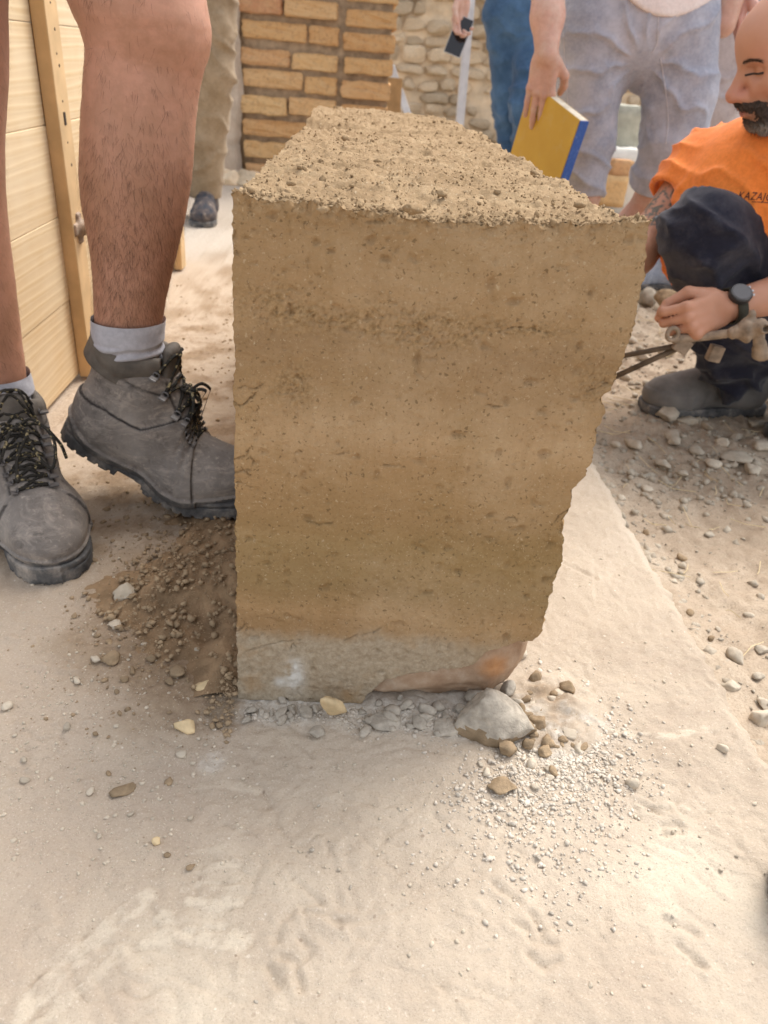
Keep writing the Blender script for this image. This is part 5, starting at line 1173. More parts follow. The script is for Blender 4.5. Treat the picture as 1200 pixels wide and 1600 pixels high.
def head_sdf(o, fwd, upv, s=1.0):
    X = np.asarray(fwd, float); X /= np.linalg.norm(X); Z = np.asarray(upv, float); Z = Z-X*(Z@X); Z /= np.linalg.norm(Z); Yv = np.cross(Z, X); Mx = np.stack([X, Yv, Z], 1)
    loc = lambda p: ((p-np.asarray(o))@Mx)/s
    W = lambda q: np.asarray(o)+s*(np.asarray(q, float)@Mx.T)
    def fn(P):
        p = loc(P); q = p.copy(); q[:, 1] = np.abs(q[:, 1])
        d = ell(p, (-.008, 0, .036), (.099, .077, .090)); d = smin(d, ell(p, (.026, 0, -.030), (.062, .062, .082)), .03)
        d = smin(d, ell(p, (.052, 0, .045), (.042, .058, .045)), .03)
        d = smin(d, rc(q, (.066, .012, -.098), (.066, 0, -.098), .017, .018), .03); d = smin(d, rc(q, (.060, .02, -.094), (-.005, .054, -.050), .018, .021), .025)
        d = smin(d, rc(q, (.083, .010, .020), (.066, .046, .020), .0105, .010), .016)
        d = smin(d, ell(q, (.054, .044, -.020), (.030, .024, .022)), .022)
        d = smax(d, -ell(q, (.092, .034, .004), (.016, .0165, .0105)), .016); d = smin(d, rc(q, (.084, .012, -.010), (.082, .028, -.028), .010, .012), .014)
        d = smin(d, np.linalg.norm((q-[.069, .031, .004])*[1, 1, 1.05], axis=1)-.0140, .004)
        d = smin(d, rc(p, (.088, 0, .016), (.116, 0, -.027), .0085, .0120), .012); d = smin(d, np.linalg.norm(p-[.117, 0, -.030], axis=1)-.0125, .008)
        d = smin(d, ell(q, (.100, .0135, -.036), (.0140, .0085, .0095)), .011)
        d = smin(d, ell(p, (.072, 0, -.060), (.030, .036, .028)), .02)
        d = smin(d, ell(p, (.0985, 0, -.0585), (.0095, .021, .0062)), .006); d = smin(d, ell(p, (.0955, 0, -.0705), (.0095, .0185, .0068)), .006)
        d = smax(d, -rc(q, (.108, 0, -.0645), (.090, .024, -.0655), .0016, .0012), .003)
        e = ell(q, (-.010, .080, -.006), (.020, .0075, .032)); e = smax(e, -ell(q, (-.006, .088, -.002), (.012, .006, .019)), .004); d = smin(d, e, .008)
        d = smin(d, rc(p, (-.025, 0, -.055), (-.055, 0, -.175), .054, .060), .03)
        return d*s
    return fn, W, loc, Mx
def vcol(o, name, a):
    at = o.data.attributes.new(name, 'FLOAT', 'POINT'); at.data.foreach_set('value', np.asarray(a, np.float32))
def folds(v, q, A, dirs, warp=3, f=1.0, seed=0.):
    """cloth folds: ridges running along each dir, pushed along the normals"""
    n = normals(v, q); h = 0
    for k, (d, fr, am) in enumerate(dirs):
        d = np.asarray(d, float); d /= np.linalg.norm(d); ph = v@d*fr*f+1.6*fbm(v, 7, 3, .5, seed+k*5)
        h = h+am*(1-np.abs(np.sin(ph)))**2*sst(fbm(v, 5, 2, .5, seed+9+k), -.35, .45)
    return v+n*(A*h+.0015*fbm(v, 18, 3, .5, seed))[:, None]
def skin_mesh(parts):
    V, Q, n = [], [], 0
    for v, q in parts: V.append(v); Q.append(q+n); n += len(v)
    return np.concatenate(V), np.concatenate(Q)
def low_shoe(parent, heel, fwd, mat, name='shoe', s=1.0, lace=True):
    root = empty(name, heel); root.parent = parent; root.location = tuple(np.asarray(heel)-_wloc(parent))
    f3 = np.array([fwd[0], fwd[1], 0.]); f3 /= np.linalg.norm(f3); l3 = np.array([-f3[1], f3[0], 0.])
    place = lambda v: (np.outer(v[:, 0], f3)+np.outer(v[:, 1], l3)+np.outer(v[:, 2], [0, 0, 1]))*s+np.asarray(heel)
    def up(p):
        d = ell(p, (.058, 0, .052), (.060, .040, .052)); d = smin(d, rc(p, (.065, 0, .06), (.065, 0, .125), .043, .046), .03); d = smin(d, rc(p, (.07, 0, .05), (.21, 0, .04), .042, .04), .03)
        d = smin(d, ell(p, (.232, .003, .042), (.074, .052, .043)), .03); d = smin(d, rc(p, (.09, 0, .105), (.19, 0, .06), .036, .034), .03)
        d = smax(d, p[:, 2]-.128, .008); d = np.minimum(d, np.maximum(d-.0022, smax(p[:, 2]-.058, .21-p[:, 0], .006)))
        return smax(d, .016-p[:, 2], .003)+.0012*fbm(p, 22, 3)+.0008*np.sin(p[:, 0]*190)*np.exp(-((p[:, 0]-.185)/.025)**2)
    v, q = polygonize(up, (-.01, -.06, .01), (.32, .06, .14), .0035); part('upper', place(v), q, mat, root)
    wx = np.array([-.004, .0, .01, .03, .07, .12, .17, .21, .25, .28, .30, .308]); ww = np.array([.0, .018, .030, .039, .041, .041, .048, .055, .055, .046, .028, .0])
    def so(p):
        x, y, z = p.T; wv = np.interp(x, wx, ww)+.002; d = smax(np.maximum(np.abs(y)-wv, np.maximum(x-.306, -.004-x)), np.abs(z-.0115)-.0115, .003)
        d = np.maximum(d, -np.maximum(np.abs(((x+.3*np.abs(y)) % .02)-.01)-.003, np.maximum(z-.005, wv-.012-np.abs(y)))); return d*.8
    v, q = polygonize(so, (-.01, -.065, -.002), (.315, .065, .03), .003, newton=False); part('sole', place(v), q, M_RUBBER, root)
    if lace:
        L = G(); M_ = simple('shoe_lace', (.10, .09, .08), .85, .2, 60, .2)
        for k in range(5):
            x = .115+.02*k; z = .118-.0125*k
            for sg in (1, -1): L.add(*tube(spline([(x, -.024, z-.006), (x+.005*sg, 0, z+.006), (x+.012, .024, z-.010)], 10), .0022, 5))
        part('lace', place(L.V()), L.f, M_, root)
    return root

# =================================================================== MAN IN ORANGE SHIRT, CROUCHING
def face_mat():
    k = Mt('bearded_face_skin', .5, .35)
    c = k.ramp(k.noise(14, 4, .6), [(.3, (.46, .225, .135)), (.7, (.54, .275, .18))])
    c = k.mix(k.attr('ruddy'), c, (.52, .215, .15)); c = k.mix(k.attr('lip'), c, (.36, .13, .105))
    c = k.mix(k.attr('stubble'), c, k.ramp(k.noise(420, 3, .8), [(.35, (.05, .035, .03)), (.7, (.30, .17, .12))]))
    c = k.mix(k.attr('tattoo'), c, (.06, .10, .085))
    k.col(c).bump(k.noise(500, 4, .6), .2, .0006)
    k.b.inputs['Subsurface Weight'].default_value = .12; k.b.inputs['Subsurface Radius'].default_value = (.012, .005, .003); k.b.inputs['Subsurface Scale'].default_value = .4
    return k.m
def crouching_man():
    HO = PY(1239, 87, 1.62); yaw = R(0); pit = R(-24)
    fwd = np.array([-math.cos(yaw)*math.cos(pit), -math.sin(yaw)*math.cos(pit), math.sin(pit)]); upv = np.array([-.12, -.05, 1.0])
    hf, HW, hl, Mx = head_sdf(HO, fwd, upv, .96)
    neck = HW((-.055, 0, -.185))
    rsh, lsh = PY(1100, 262, 1.80), PY(1295, 262, 1.56); relb, rwr = PY(1014, 372, 1.74), PY(962, 440, 1.64)
    lelb, lwr = PY(1300, 440, 1.50), PY(1134, 480, 1.46)
    chest = (rsh+lsh)/2+[.03, .03, -.10]; pel = PY(1335, 425, 1.86)
    rhip, lhip = PY(1290, 432, 1.80), pel+[.04, -.16, .02]; rkn = PY(1098, 362, 1.58); rank = PY(1150, 575, 1.68)
    lkn = PY(1345, 400, 1.46); lank = np.array([1.16, 1.62, .07])
    # ---- skin
    hv, hq = polygonize(hf, HO-.16, HO+.16, .0027); 
    hX, hY = PY(1085, 512, 1.44)-lwr, np.array([-.15, -.55, .9])
    Fh, HWd = hand_sdf(lwr+.004*np.array([0, 0, 1.]), PY(1062, 512, 1.42)-lwr, (-.12, .30, .9), [(.75, 1.35, .9), (.95, 1.35, .9), (1.05, 1.35, .9), (1.15, 1.3, .9)], [(.022, .030, -.012), (.060, .050, -.026), (.095, .040, -.050), (.112, .018, -.066)], .95, left=True)
    def larm(p):
        d = chain(p, [lsh, lelb, (lelb*.6+lwr*.4), lwr], [.052, .042, .041, .0275], .02); return smin(d, Fh(p), .014)
    cen = (lwr+lelb)/2
    av, aq = polygonize(larm, np.minimum.reduce([lsh, lelb, lwr])-[.16, .10, .12], np.maximum.reduce([lsh, lelb, lwr])+[.06, .08, .08], .0034)
    Fr, _ = hand_sdf(rwr, PY(930, 500, 1.60)-rwr, (0, -1, .2), [(.5, .6, .4)]*4, [(.022, .030, -.012), (.05, .052, -.022), (.08, .055, -.03), (.1, .05, -.04)], .95)
    def rarm(p):
        d = chain(p, [rsh, relb, (relb*.6+rwr*.4), rwr], [.055, .043, .041, .028], .02); return smin(d, Fr(p), .014)
    rv, rq = polygonize(rarm, np.minimum.reduce([rsh, relb, rwr])-[.12, .1, .14], np.maximum.reduce([rsh, relb, rwr])+.09, .005)
    def core(p):
        d = ell(p, chest, (.15, .13, .19)); d = smin(d, ell(p, pel, (.15, .15, .13)), .1); d = smin(d, rc(p, neck+[.02, .01, -.03], chest+[0, 0, .1], .06, .08), .05)
        for a, b, c in ((rhip, rkn, rank), (lhip, lkn, lank)): d = smin(d, chain(p, [a, b, c], [.08, .052, .04], .03), .04)
        return d
    cv, cq = polygonize(core, (.55, 1.25, -.02), (1.5, 2.2, .8), .014)
    V, Q = skin_mesh([(hv, hq), (av, aq), (rv, rq), (cv, cq)])
    # face marks (true colour of lips, beard shadow, ink)
    lp = hl(V); ish = np.arange(len(V)) < len(hv)
    lip = ish*np.exp(-(((lp[:, 0]-.104)/.018)**2+(lp[:, 1]/.021)**2+((lp[:, 2]+.0645)/.0105)**2)**2)
    rud = ish*(np.exp(-(((lp-[.112, 0, -.03])/[.03, .03, .022])**2).sum(1))+.5*np.exp(-(((np.abs(lp)*[1, 1, -1]-[.07, .045, -.03])/[.03, .03, .025])**2).sum(1)))*.8
    st = ish*sst(-lp[:, 2], .035, .06)*(1-sst(-lp[:, 2], .115, .135))*(1-lip)*sst(lp[:, 0], -.01, .01)
    st = np.maximum(st*.55, ish*.5*sst(np.abs(lp[:, 1]), .05, .065)*np.exp(-((lp[:, 0]-.005)/.018)**2)*sst(-lp[:, 2], -.02, .02)*(1-sst(-lp[:, 2], .1, .12)))
    tc = PY(1040, 325, 1.70); tp = fbm(V, 42, 3, .6, 5)+.3*pn(V, 70, 2)
    tat = (np.exp(-(((V-tc)/[.06, .10, .045])**2).sum(1)**2) > .3)*(~ish)*sst(np.abs(tp), .22, .10)*.85
    base = np.array([.95, 1.7, -.03])
    man = link('person', V, Q, face_mat(), origin=base, attrs={'lip': np.clip(lip, 0, 1), 'ruddy': np.clip(rud, 0, 1), 'stubble': np.clip(st, 0, 1), 'tattoo': tat})
    tag(man, 'bearded bald person in an orange t-shirt crouching and gripping a metal clamp', 'person')
    # ---- beard, brows, lashes
    def beardreg(p):
        q = p.copy(); q[:, 1] = np.abs(q[:, 1])
        m = rc(q, (.106, .002, -.049), (.082, .031, -.062), .0105, .0125)
        m = smin(m, rc(q, (.078, .032, -.066), (.070, .030, -.092), .0125, .015), .012)
        m = smin(m, rc(q, (.085, .0, -.094), (.070, .024, -.102), .016, .015), .015); m = smin(m, rc(q, (.090, 0, -.084), (.088, .008, -.090), .008, .012), .01)
        m = smin(m, rc(q, (.066, .03, -.098), (.0, .062, -.055), .015, .012), .012)
        return m
    def beard(P):
        p = hl(P); d = hf(P)-.0035-.0030*fbm(P, 190, 3, .65)-.0030*np.exp(-(((p-[.085, 0, -.10])/[.03, .03, .02])**2).sum(1)); r = beardreg(p)+.0055*fbm(P, 110, 3, .6)
        return smax(d, r, .004)
    bv, bq = polygonize(beard, HW((.05, 0, -.08))-.085, HW((.05, 0, -.08))+.085, .0022)
    bm = Mt('greying_beard', .7, .3); gz = bm.attr('grey'); n1 = bm.noise(330, 3, .8, co=bm.mapv((1, 1, .35)))
    c = bm.ramp(n1, [(.35, (.018, .012, .010)), (.65, (.075, .05, .038))]); c = bm.mix(gz, c, bm.ramp(n1, [(.3, (.06, .05, .045)), (.62, (.40, .36, .33))])); bm.col(c).bump(n1, .9, .002)
    bo = part('beard', bv, bq, bm.m, man); lb = hl(bv); vcol(bo, 'grey', sst(-lb[:, 2], .085, .105)*sst(lb[:, 0], .03, .06)*.8)
    H = G(); g = np.random.default_rng(9); n_ = normals(bv, bq); M2 = simple('beard_hair', (.05, .036, .03), .6, .5, 400, 0)
    idx = g.choice(len(bv), 3200)
    for i in idx:
        d = .5*n_[i]+Mx@np.array([.25, 0, -.9])+g.normal(0, .3, 3); d /= np.linalg.norm(d); L = g.uniform(.004, .010); sd = np.cross(d, n_[i]); sd /= np.linalg.norm(sd)+1e-9; sd *= .00018
        H.add([bv[i]-sd, bv[i]+sd, bv[i]+d*L], [(0, 1, 2)])
    ho = H.make('beard_hair', M2, man); ho['kind'] = 'stuff'
    def onface(y, z, lift=.0):
        xs = np.linspace(.13, .02, 200); P = HW(np.stack([xs, np.full(200, y), np.full(200, z)], 1)); d = hf(P); i = int(np.argmax(d < 0)); return HW((xs[i]+lift, y, z))
    for sgn in (1,):
        B = G(); 
        for k in range(260):
            t = g.random()*(1 if sgn > 0 else .35); y = sgn*(.014+.038*t); z = .024+.006*math.sin(t*2.6)-.005*t+g.normal(0, .0016); a = onface(y, z, .0005)
            d = Mx@np.array([-.25*t, sgn*.9, .25-.5*t])+g.normal(0, .15, 3); d /= np.linalg.norm(d); sd = np.cross(d, Mx[:, 0]); sd /= np.linalg.norm(sd); B.add([a-sd*.0003, a+sd*.0003, a+d*.007+Mx[:, 0]*.0005], [(0, 1, 2)])
        e = B.make('eyebrow', M2, man); e['kind'] = 'stuff'
        L = G(); pts = [onface(sgn*(.014+.032*t), +.0012-.0008*math.sin(t*3.14)-.001*t, .0006) for t in np.linspace(0, 1, 9)]
        L.add(*tube(pts, .0019, 6)); L.make('eyelashes', M2, man, smooth=True)
    # ---- orange t-shirt
    M_OR = cloth('orange_jersey', (.90, .265, .055), (.80, .21, .04), 8, 1100, .85)
    rsl, lsl = rsh*.52+relb*.48, lsh*.45+lelb*.55
    def shirt(p):
        d = ell(p, chest+[0, 0, -.01], (.185, .155, .20)); d = smin(d, ell(p, chest*.45+pel*.55+[.02, .02, 0], (.155, .155, .16)), .08)
        d = smin(d, rc(p, rsh, lsh, .066, .066), .05); d = smin(d, rc(p, neck+[.02, .01, -.02], chest+[0, 0, .1], .066, .1), .05)
        a = rc(p, rsh, rsl, .068, .074); b = rc(p, lsh, lsl, .07, .076)
        dr = (rsl-rsh)/np.linalg.norm(rsl-rsh); dl = (lsl-lsh)/np.linalg.norm(lsl-lsh)
        a = smax(a, (p-rsl)@dr, .004); b = smax(b, (p-lsl)@dl, .004)
        d = smin(d, a, .035); d = smin(d, b, .035)
        d = np.maximum(d, -rc(p, neck+[-.012, -.006, .005], HW((-.05, 0, -.12)), .066, .075))
        ins = chain(p, [rsh, rsl+dr*.05], [.058, .066], .01); d = smax(d, -smax(ins, -((p-rsl)@dr+.02), .004), .003)
        return d
    sv, sq = polygonize(shirt, (.60, 1.30, .08), (1.45, 2.2, .72), .006)
    sv = folds(sv, sq, .010, [((.9, .3, .5), 70, 1), ((.3, -.2, 1), 85, .7), ((1, -.6, -.4), 60, .8)], seed=2)
    shirt_o = part('orange_shirt', sv, sq, M_OR, man)
    from mathutils.bvhtree import BVHTree
    tree = BVHTree.FromPolygons([tuple(x) for x in sv], [tuple(map(int, x)) for x in sq])
    # chest print
    cu = bpy.data.curves.new('print', 'FONT'); cu.body = 'KAZAJO'; cu.size = 1.0; cu.resolution_u = 3; cu.shear = .12; cu.space_character = 1.12
    tmp = bpy.data.objects.new('print', cu); COL.objects.link(tmp); dg = bpy.context.evaluated_depsgraph_get(); me = bpy.data.meshes.new_from_object(tmp.evaluated_get(dg))
    bm2 = bmesh.new(); bm2.from_mesh(me); bmesh.ops.triangulate(bm2, faces=bm2.faces[:]); bmesh.ops.subdivide_edges(bm2, edges=[e for e in bm2.edges if e.calc_length() > .15], cuts=3); bmesh.ops.triangulate(bm2, faces=bm2.faces[:])
    tv = np.array([tuple(v.co) for v in bm2.verts]); tf = [[v.index for v in f.verts] for f in bm2.faces]; bm2.free(); bpy.data.objects.remove(tmp)
    x0, x1 = tv[:, 0].min(), tv[:, 0].max(); hh = tv[:, 1].max()
    def project(u, w_):   # picture-like strip on the chest, cast horizontally on to the cloth
        a, b, c = PY(1153, 311, 1.5), PY(1206, 314, 1.5), PY(1156, 299, 1.5); out = []
        for uu, ww in zip(u, w_):
            t = Vector(a+(b-a)*uu+(c-a)*ww); d = (t-Vector(_C)).normalized(); h = tree.ray_cast(t-d*.35, d)[0]
            out.append(np.array(h if h is not None else t)-np.array(d)*.0012)
        return np.array(out)
    ink = simple('dark_print', (.02, .015, .03), .7, .1, 20, 0)
    G().add(project((tv[:, 0]-x0)/(x1-x0), tv[:, 1]/hh), tf).make('chest_print', ink, shirt_o)
    un = np.linspace(.42, 1.0, 24); uv_, wv_ = np.repeat(un, 2), np.tile([-.28, -.20], 24)
    G().add(project(uv_, wv_), [(2*i, 2*i+2, 2*i+3, 2*i+1) for i in range(23)]).make('print_line', ink, shirt_o)
    # ---- navy trousers and shoe
    M_NV = cloth('navy_work_trousers', (.024, .025, .042), (.014, .014, .024), 7, 900, .9, dust=(.20, .18, .17), damt=.3, dscale=7)
    def trou(p):
        d = ell(p, pel+[0, 0, .0], (.185, .18, .16))
        for a, b, c in ((rhip, rkn, rank), (lhip, lkn, lank)):
            d2 = chain(p, [a, b+[.012, .01, -.008], b*.35+c*.65+[.01, .0, 0], c+[.004, 0, .005]], [.115, .078, .074, .062], .04); d = smin(d, d2, .05)
        return smax(d, .045+.008*fbm(p, 30, 3)-p[:, 2], .006)
    tv2, tq2 = polygonize(trou, (.52, 1.22, 0), (1.5, 2.25, .6), .0075); tv2 = folds(tv2, tq2, .020, [((.25, .2, 1), 62, 1), ((.8, 0, .75), 46, .9), ((-.5, .3, .8), 70, .6)], seed=4); part('navy_trousers', tv2, tq2, M_NV, man)
    M_SH = simple('dusty_grey_suede', (.17, .155, .14), .9, .3, 18, .4, 200, .001, .15)
    heel = np.array([1.035, 1.745, -.034]); low_shoe(man, heel, (-.985, -.12), M_SH, 'shoe', 1.05)
    low_shoe(man, np.array([1.27, 1.66, -.034]), (-.95, -.3), M_SH, 'shoe', 1.02)
    # ---- wrist watch
    wt_ = lwr*.93+lelb*.07; ax = (lelb-lwr)/np.linalg.norm(lelb-lwr); blk = simple('black_watch_case', (.02, .02, .022), .35, .2, 30, 0, spec=.5); strap = simple('dark_khaki_strap', (.045, .042, .03), .8, .2, 60, .3)
    W_ = empty('wrist_watch', wt_); tag(W_, 'black round wrist watch on the forearm holding the clamp', 'watch')
    zax = np.cross(ax, np.array([.2, -.6, .3])); out = np.array([-.35, -.62, .70]); out -= ax*(out@ax); out /= np.linalg.norm(out); sd = np.cross(ax, out); a = np.linspace(0, 2*np.pi, 40, endpoint=False)
    RV = []
    for dx, rr in ((-.010, .0325), (-.010, .0350), (.010, .0352), (.010, .0325)): RV.append(wt_+ax*dx+rr*(np.cos(a)[:, None]*out*.92+np.sin(a)[:, None]*sd*1.05))
    link('strap', np.concatenate(RV), [(i*40+k, i*40+(k+1) % 40, ((i+1) % 4)*40+(k+1) % 40, ((i+1) % 4)*40+k) for i in range(4) for k in range(40)], strap, W_, origin=wt_)
    c0 = wt_+out*.029
    cv_, cf_ = tube([c0, c0+out*.009, c0+out*.0115], [.0215, .0215, .0195], 28); G().add(cv_, cf_).make('case', blk, W_, smooth=False)
    gl = simple('watch_glass', (.045, .04, .042), .15, .1, 10, 0, spec=.6); cv_, cf_ = tube([c0+out*.0112, c0+out*.0122], [.0178, .0172], 28); G().add(cv_, cf_).make('dial', gl, W_)
    stl = simple('steel_button', (.55, .55, .57), .3, .1, 10, 0, spec=.6)
    for t in (-.4, 0, .4):
        b = c0+out*.006+(ax*math.cos(t)+sd*math.sin(t))*.021; cv_, cf_ = tube([b, b+(ax*math.cos(t)+sd*math.sin(t))*.0045], .0024, 8); G().add(cv_, cf_).make('button', stl, W_)
    # ---- the clamp in his hand
    iron = simple('dusty_rusty_iron', (.27, .20, .14), .75, .4, 50, .6, 200, .001, .3); bar = simple('brown_iron_bar', (.105, .072, .045), .7, .35, 40, .4, 200, .0008, .3)
    y = 1.43; g0 = HWd((.078, .01, -.032)); T = empty('formwork_clamp', g0); tag(T, 'dusty iron formwork clamp with wing nut held in the fist', 'clamp')
    nutc = PY(1166, 517, 1.40); tip = PY(1052, 530, 1.43)
    v, f = tube(spline([tip, (tip+nutc)/2+[0, .012, -.006], nutc], 20), .0085, 12); th = G().add(v, f)
    for k in range(9):
        c = nutc*(.93-.045*k)+((tip+nutc)/2+[0, .010, -.005])*(.07+.045*k); d = (nutc-tip)/np.linalg.norm(nutc-tip); th.add(*tube([c, c+d*.0025], .0098, 12))
    th.make('threaded_rod', iron, T, smooth=False)
    ax2 = (nutc-tip)/np.linalg.norm(nutc-tip); hub = PY(1188, 509, 1.385)
    def nut(p):
        Mz = frame(ax2, (0, 0, 1)); d = ell(p, nutc, (.024, .024, .011), Mz); d = smin(d, rc(p, nutc-ax2*.02, hub, .013, .012), .012); d = smin(d, rc(p, hub-[.002, 0, 0], hub+np.array([.10, -.9, .05])*.016, .0125, .0115), .006)
        d = np.maximum(d, -rc(p, hub+np.array([.10, -.9, .05])*.004, hub+np.array([.10, -.9, .05])*.05, .0065, .0065))
        d = smin(d, rc(p, nutc+[.0, 0, .016], PY(1176, 490, 1.40), .009, .007), .006); d = smin(d, rc(p, hub-[0, 0, .008], PY(1187, 545, 1.40), .008, .0135), .008); d = smin(d, ell(p, PY(1190, 553, 1.40), (.018, .014, .014)), .008)
        return d+.0012*fbm(p, 90, 3)
    nv, nq = polygonize(nut, nutc-.075, nutc+.075, .0024); part('wing_nut', nv, nq, iron, T)
    rg = PY(1051, 522, 1.425); a = np.linspace(0, 2*np.pi, 25); v, f = tube(rg+.0115*(np.outer(np.cos(a), [1, .2, 0])+np.outer(np.sin(a), [0, .1, 1])), .0045, 8, False); G().add(v, f).make('ring', iron, T, smooth=True)
    pa, pb = PY(1058, 540, 1.435), PY(948, 561, 1.50); G().add(*tube([pa, pb], .0052, 10)).make('iron_bar', bar, T, smooth=True)
    pa, pb = PY(1085, 532, 1.43), PY(936, 600, 1.49); G().add(*tube([pa, pb], .0056, 10)).make('iron_bar', bar, T, smooth=True)
    pc = PY(1066, 540, 1.43); v, f = box((-.016, -.006, -.014), (.016, .006, .014), .003); G().add(v@rotm('Y', R(25)).T+pc, f).make('clamp_plate', iron, T)
    pc = PY(1117, 552, 1.45); v, f = box((-.013, -.010, -.016), (.013, .010, .016), .003); G().add(v@rotm('Y', R(8)).T+pc, f).make('clamp_foot', iron, T)
crouching_man()
# =================================================================== STANDING PEOPLE BEHIND
def standing_upper(p, pel, s=1.0, lean=(0, 0)):
    h = np.asarray(pel, float); d = ell(p, h+[0, 0, .02], (.16*s, .11*s, .13*s)); d = smin(d, ell(p, h+[lean[0]*.3, lean[1]*.3, .32*s], (.18*s, .115*s, .26*s)), .08)
    d = smin(d, rc(p, h+[lean[0]*.5, lean[1]*.5, .48*s], h+[lean[0]*.7, lean[1]*.7, .66*s], .06*s, .055*s), .06); return smin(d, ell(p, h+[lean[0]*.8, lean[1]*.8, .77*s], (.076*s, .094*s, .115*s)), .03)
def man_in_shorts():
    y = 2.6
    lh, rh, lk, rk = PY(932, 45, y), PY(1062, 45, y), PY(916, 250, y-.02), PY(1046, 225, y-.03)
    lhem, rhem = PY(909, 303, y-.01), PY(1020, 292, y+.02)
    zg = float(soil_z(np.array([[.8, y, 0]]))[0]); la = np.array([lhem[0]-.01, y+.03, zg+.09]); ra = np.array([rhem[0]-.07, y+.10, zg+.09])
    pel = PY(996, 15, y+.02)
    wr = PY(854, 84, 2.352); sh = pel+[-.20, -.02, .46]; el = PY(858, -60, 2.44)
    Fh, W = hand_sdf(wr, PY(841, 170, 2.372)-wr, (1, -.45, 0), [(.22, .10, .08), (.10, .14, .10), (.06, .16, .12), (.05, .2, .15)], [(.020, .030, -.010), (.050, .052, -.026), (.078, .050, -.052), (.098, .040, -.066)], 1.0, splay=(.05, .0, -.03, -.08))
    def arm(p):
        d = chain(p, [sh, el, el*.4+wr*.6, wr], [.058, .047, .042, .030], .02); return smin(d, Fh(p), .014)
    av, aq = polygonize(arm, np.minimum.reduce([sh, el, wr])-[.12, .16, .24], np.maximum.reduce([sh, el, wr])+.10, .0036)
    def core(p):
        d = standing_upper(p, pel, .95)
        for a, b, c in ((lh, lhem*[1, 1, 0]+[0, 0, .33], la), (rh, rhem*[1, 1, 0]+[.01, -.01, .35], ra)):
            d2 = chain(p, [a, b, b*.62+c*.38+[0, .012, 0], c, c-[0, 0, .06]], [.080, .054, .054, .036, .04], .03); d = smin(d, d2, .04)
        d = smin(d, chain(p, [pel+[.20, -.02, .46], pel+[.27, .0, .20], pel+[.24, -.05, -.02]], [.055, .044, .035], .02), .04); return d
    cv, cq = polygonize(core, pel-[.36, .25, .95], pel+[.36, .3, .92], .010)
    V, Q = skin_mesh([(av, aq), (cv, cq)])
    man = link('person', V, Q, M_HANDSKIN, origin=(pel[0], y, zg)); tag(man, 'person in dusty grey knee shorts and pale t-shirt holding a yellow board', 'person')
    M_SHORT = cloth('dusty_grey_denim', (.40, .41, .465), (.27, .28, .335), 5, 800, .95, dust=(.62, .60, .64), damt=.7, dscale=6)
    def shorts(p):
        d = ell(p, pel+[0, 0, -.03], (.222, .145, .17)); d = smin(d, rc(p, lh+[-.008, 0, 0], lhem, .108, .070), .03); d2 = chain(p, [rh+[.0, 0, 0], PY(1063, 150, y-.02), PY(1052, 225, y-.02), rhem], [.110, .098, .090, .078], .03); d = smin(d, d2, .045)
        d = np.maximum(d, -rc(p, PY(1003, 130, y-.3), PY(1003, 130, y+.3), .004, .004))
        for hm, tp in ((lhem, lh), (rhem, rk)):
            ax = (hm-tp)/np.linalg.norm(hm-tp); near = np.linalg.norm(p-hm, axis=1) < .16; d = np.where(near, smax(d, (p-hm)@ax, .003), d); ins = rc(p, hm-ax*.04, hm+ax*.1, .058, .060)
            d = np.where(near, smax(d, -ins, .003), d)
        return smax(d, p[:, 2]-pel[2]-.08, .01)
    sv, sq = polygonize(shorts, pel-[.32, .24, .62], pel+[.32, .26, .12], .0055)
    cr = PY(1006, 95, y-.1); r = sv-cr; ang = np.arctan2(r[:, 2], r[:, 0]); rad = np.hypot(r[:, 0], r[:, 2])
    n = normals(sv, sq); h = .011*(1-np.abs(np.sin(ang*5.5+1.2*fbm(sv, 8, 3))))**2*sst(rad, .03, .08)*(1-sst(rad, .20, .30))
    h = h+.010*(1-np.abs(np.sin((sv@np.array([.5, .2, .85]))*48+2*fbm(sv, 6, 2))))**2*sst(-sv[:, 2], -.56, -.42)+.0018*fbm(sv, 16, 4)
    sv = sv+n*h[:, None]
    so = part('grey_shorts', sv, sq, M_SHORT, man)
    seam = simple('shorts_seam', (.52, .50, .52), .9, .2, 60, .2)
    from mathutils.bvhtree import BVHTree
    tree = BVHTree.FromPolygons([tuple(x) for x in sv], [tuple(map(int, x)) for x in sq])
    def draped(px):
        o = []
        for a in spline([PY(*q, y) for q in px], 26):
            d = Vector(a-_C).normalized(); hh = tree.ray_cast(Vector(_C), d)[0]
            if hh is not None: o.append(np.array(hh)-np.array(d)*.0006)
        return o
    for px in ([(1029, 26), (1028, 50), (1026, 70), (1018, 82)], [(1032, 90), (1040, 140), (1044, 185), (1041, 225)], [(880, 50), (884, 110), (888, 170), (892, 240)]):
        q = draped(px)
        if len(q) > 3: G().add(*tube(q, .0016, 5)).make('seam', seam, so, smooth=True)
    M_TEE = cloth('pale_tshirt', (.80, .74, .72), (.72, .64, .62), 6, 900, .9, dust=(.78, .58, .50), damt=.3)
    def tee(p):
        d = smin(ell(p, pel+[0, 0, .03], (.235, .16, .22)), ell(p, pel+[0, 0, .32], (.215, .145, .27)), .08)
        for s in (-1, 1): d = smin(d, rc(p, pel+[s*.19, -.02, .45], pel+[s*.235, -.02, .28], .075, .07), .04)
        zh = PY(1015, 24, y-.12)[2]+1.6*np.maximum(np.abs(p[:, 0]-PY(1015, 24, y)[0])-.02, 0)**1.6; return smax(smax(d, zh-p[:, 2], .004), p[:, 2]-pel[2]-.60, .01)
    tv, tq = polygonize(tee, pel-[.32, .24, .08], pel+[.32, .24, .64], .008); part('pale_tshirt', folds(tv, tq, .006, [((1, 0, .4), 50, 1)], seed=7), tq, M_TEE, man)
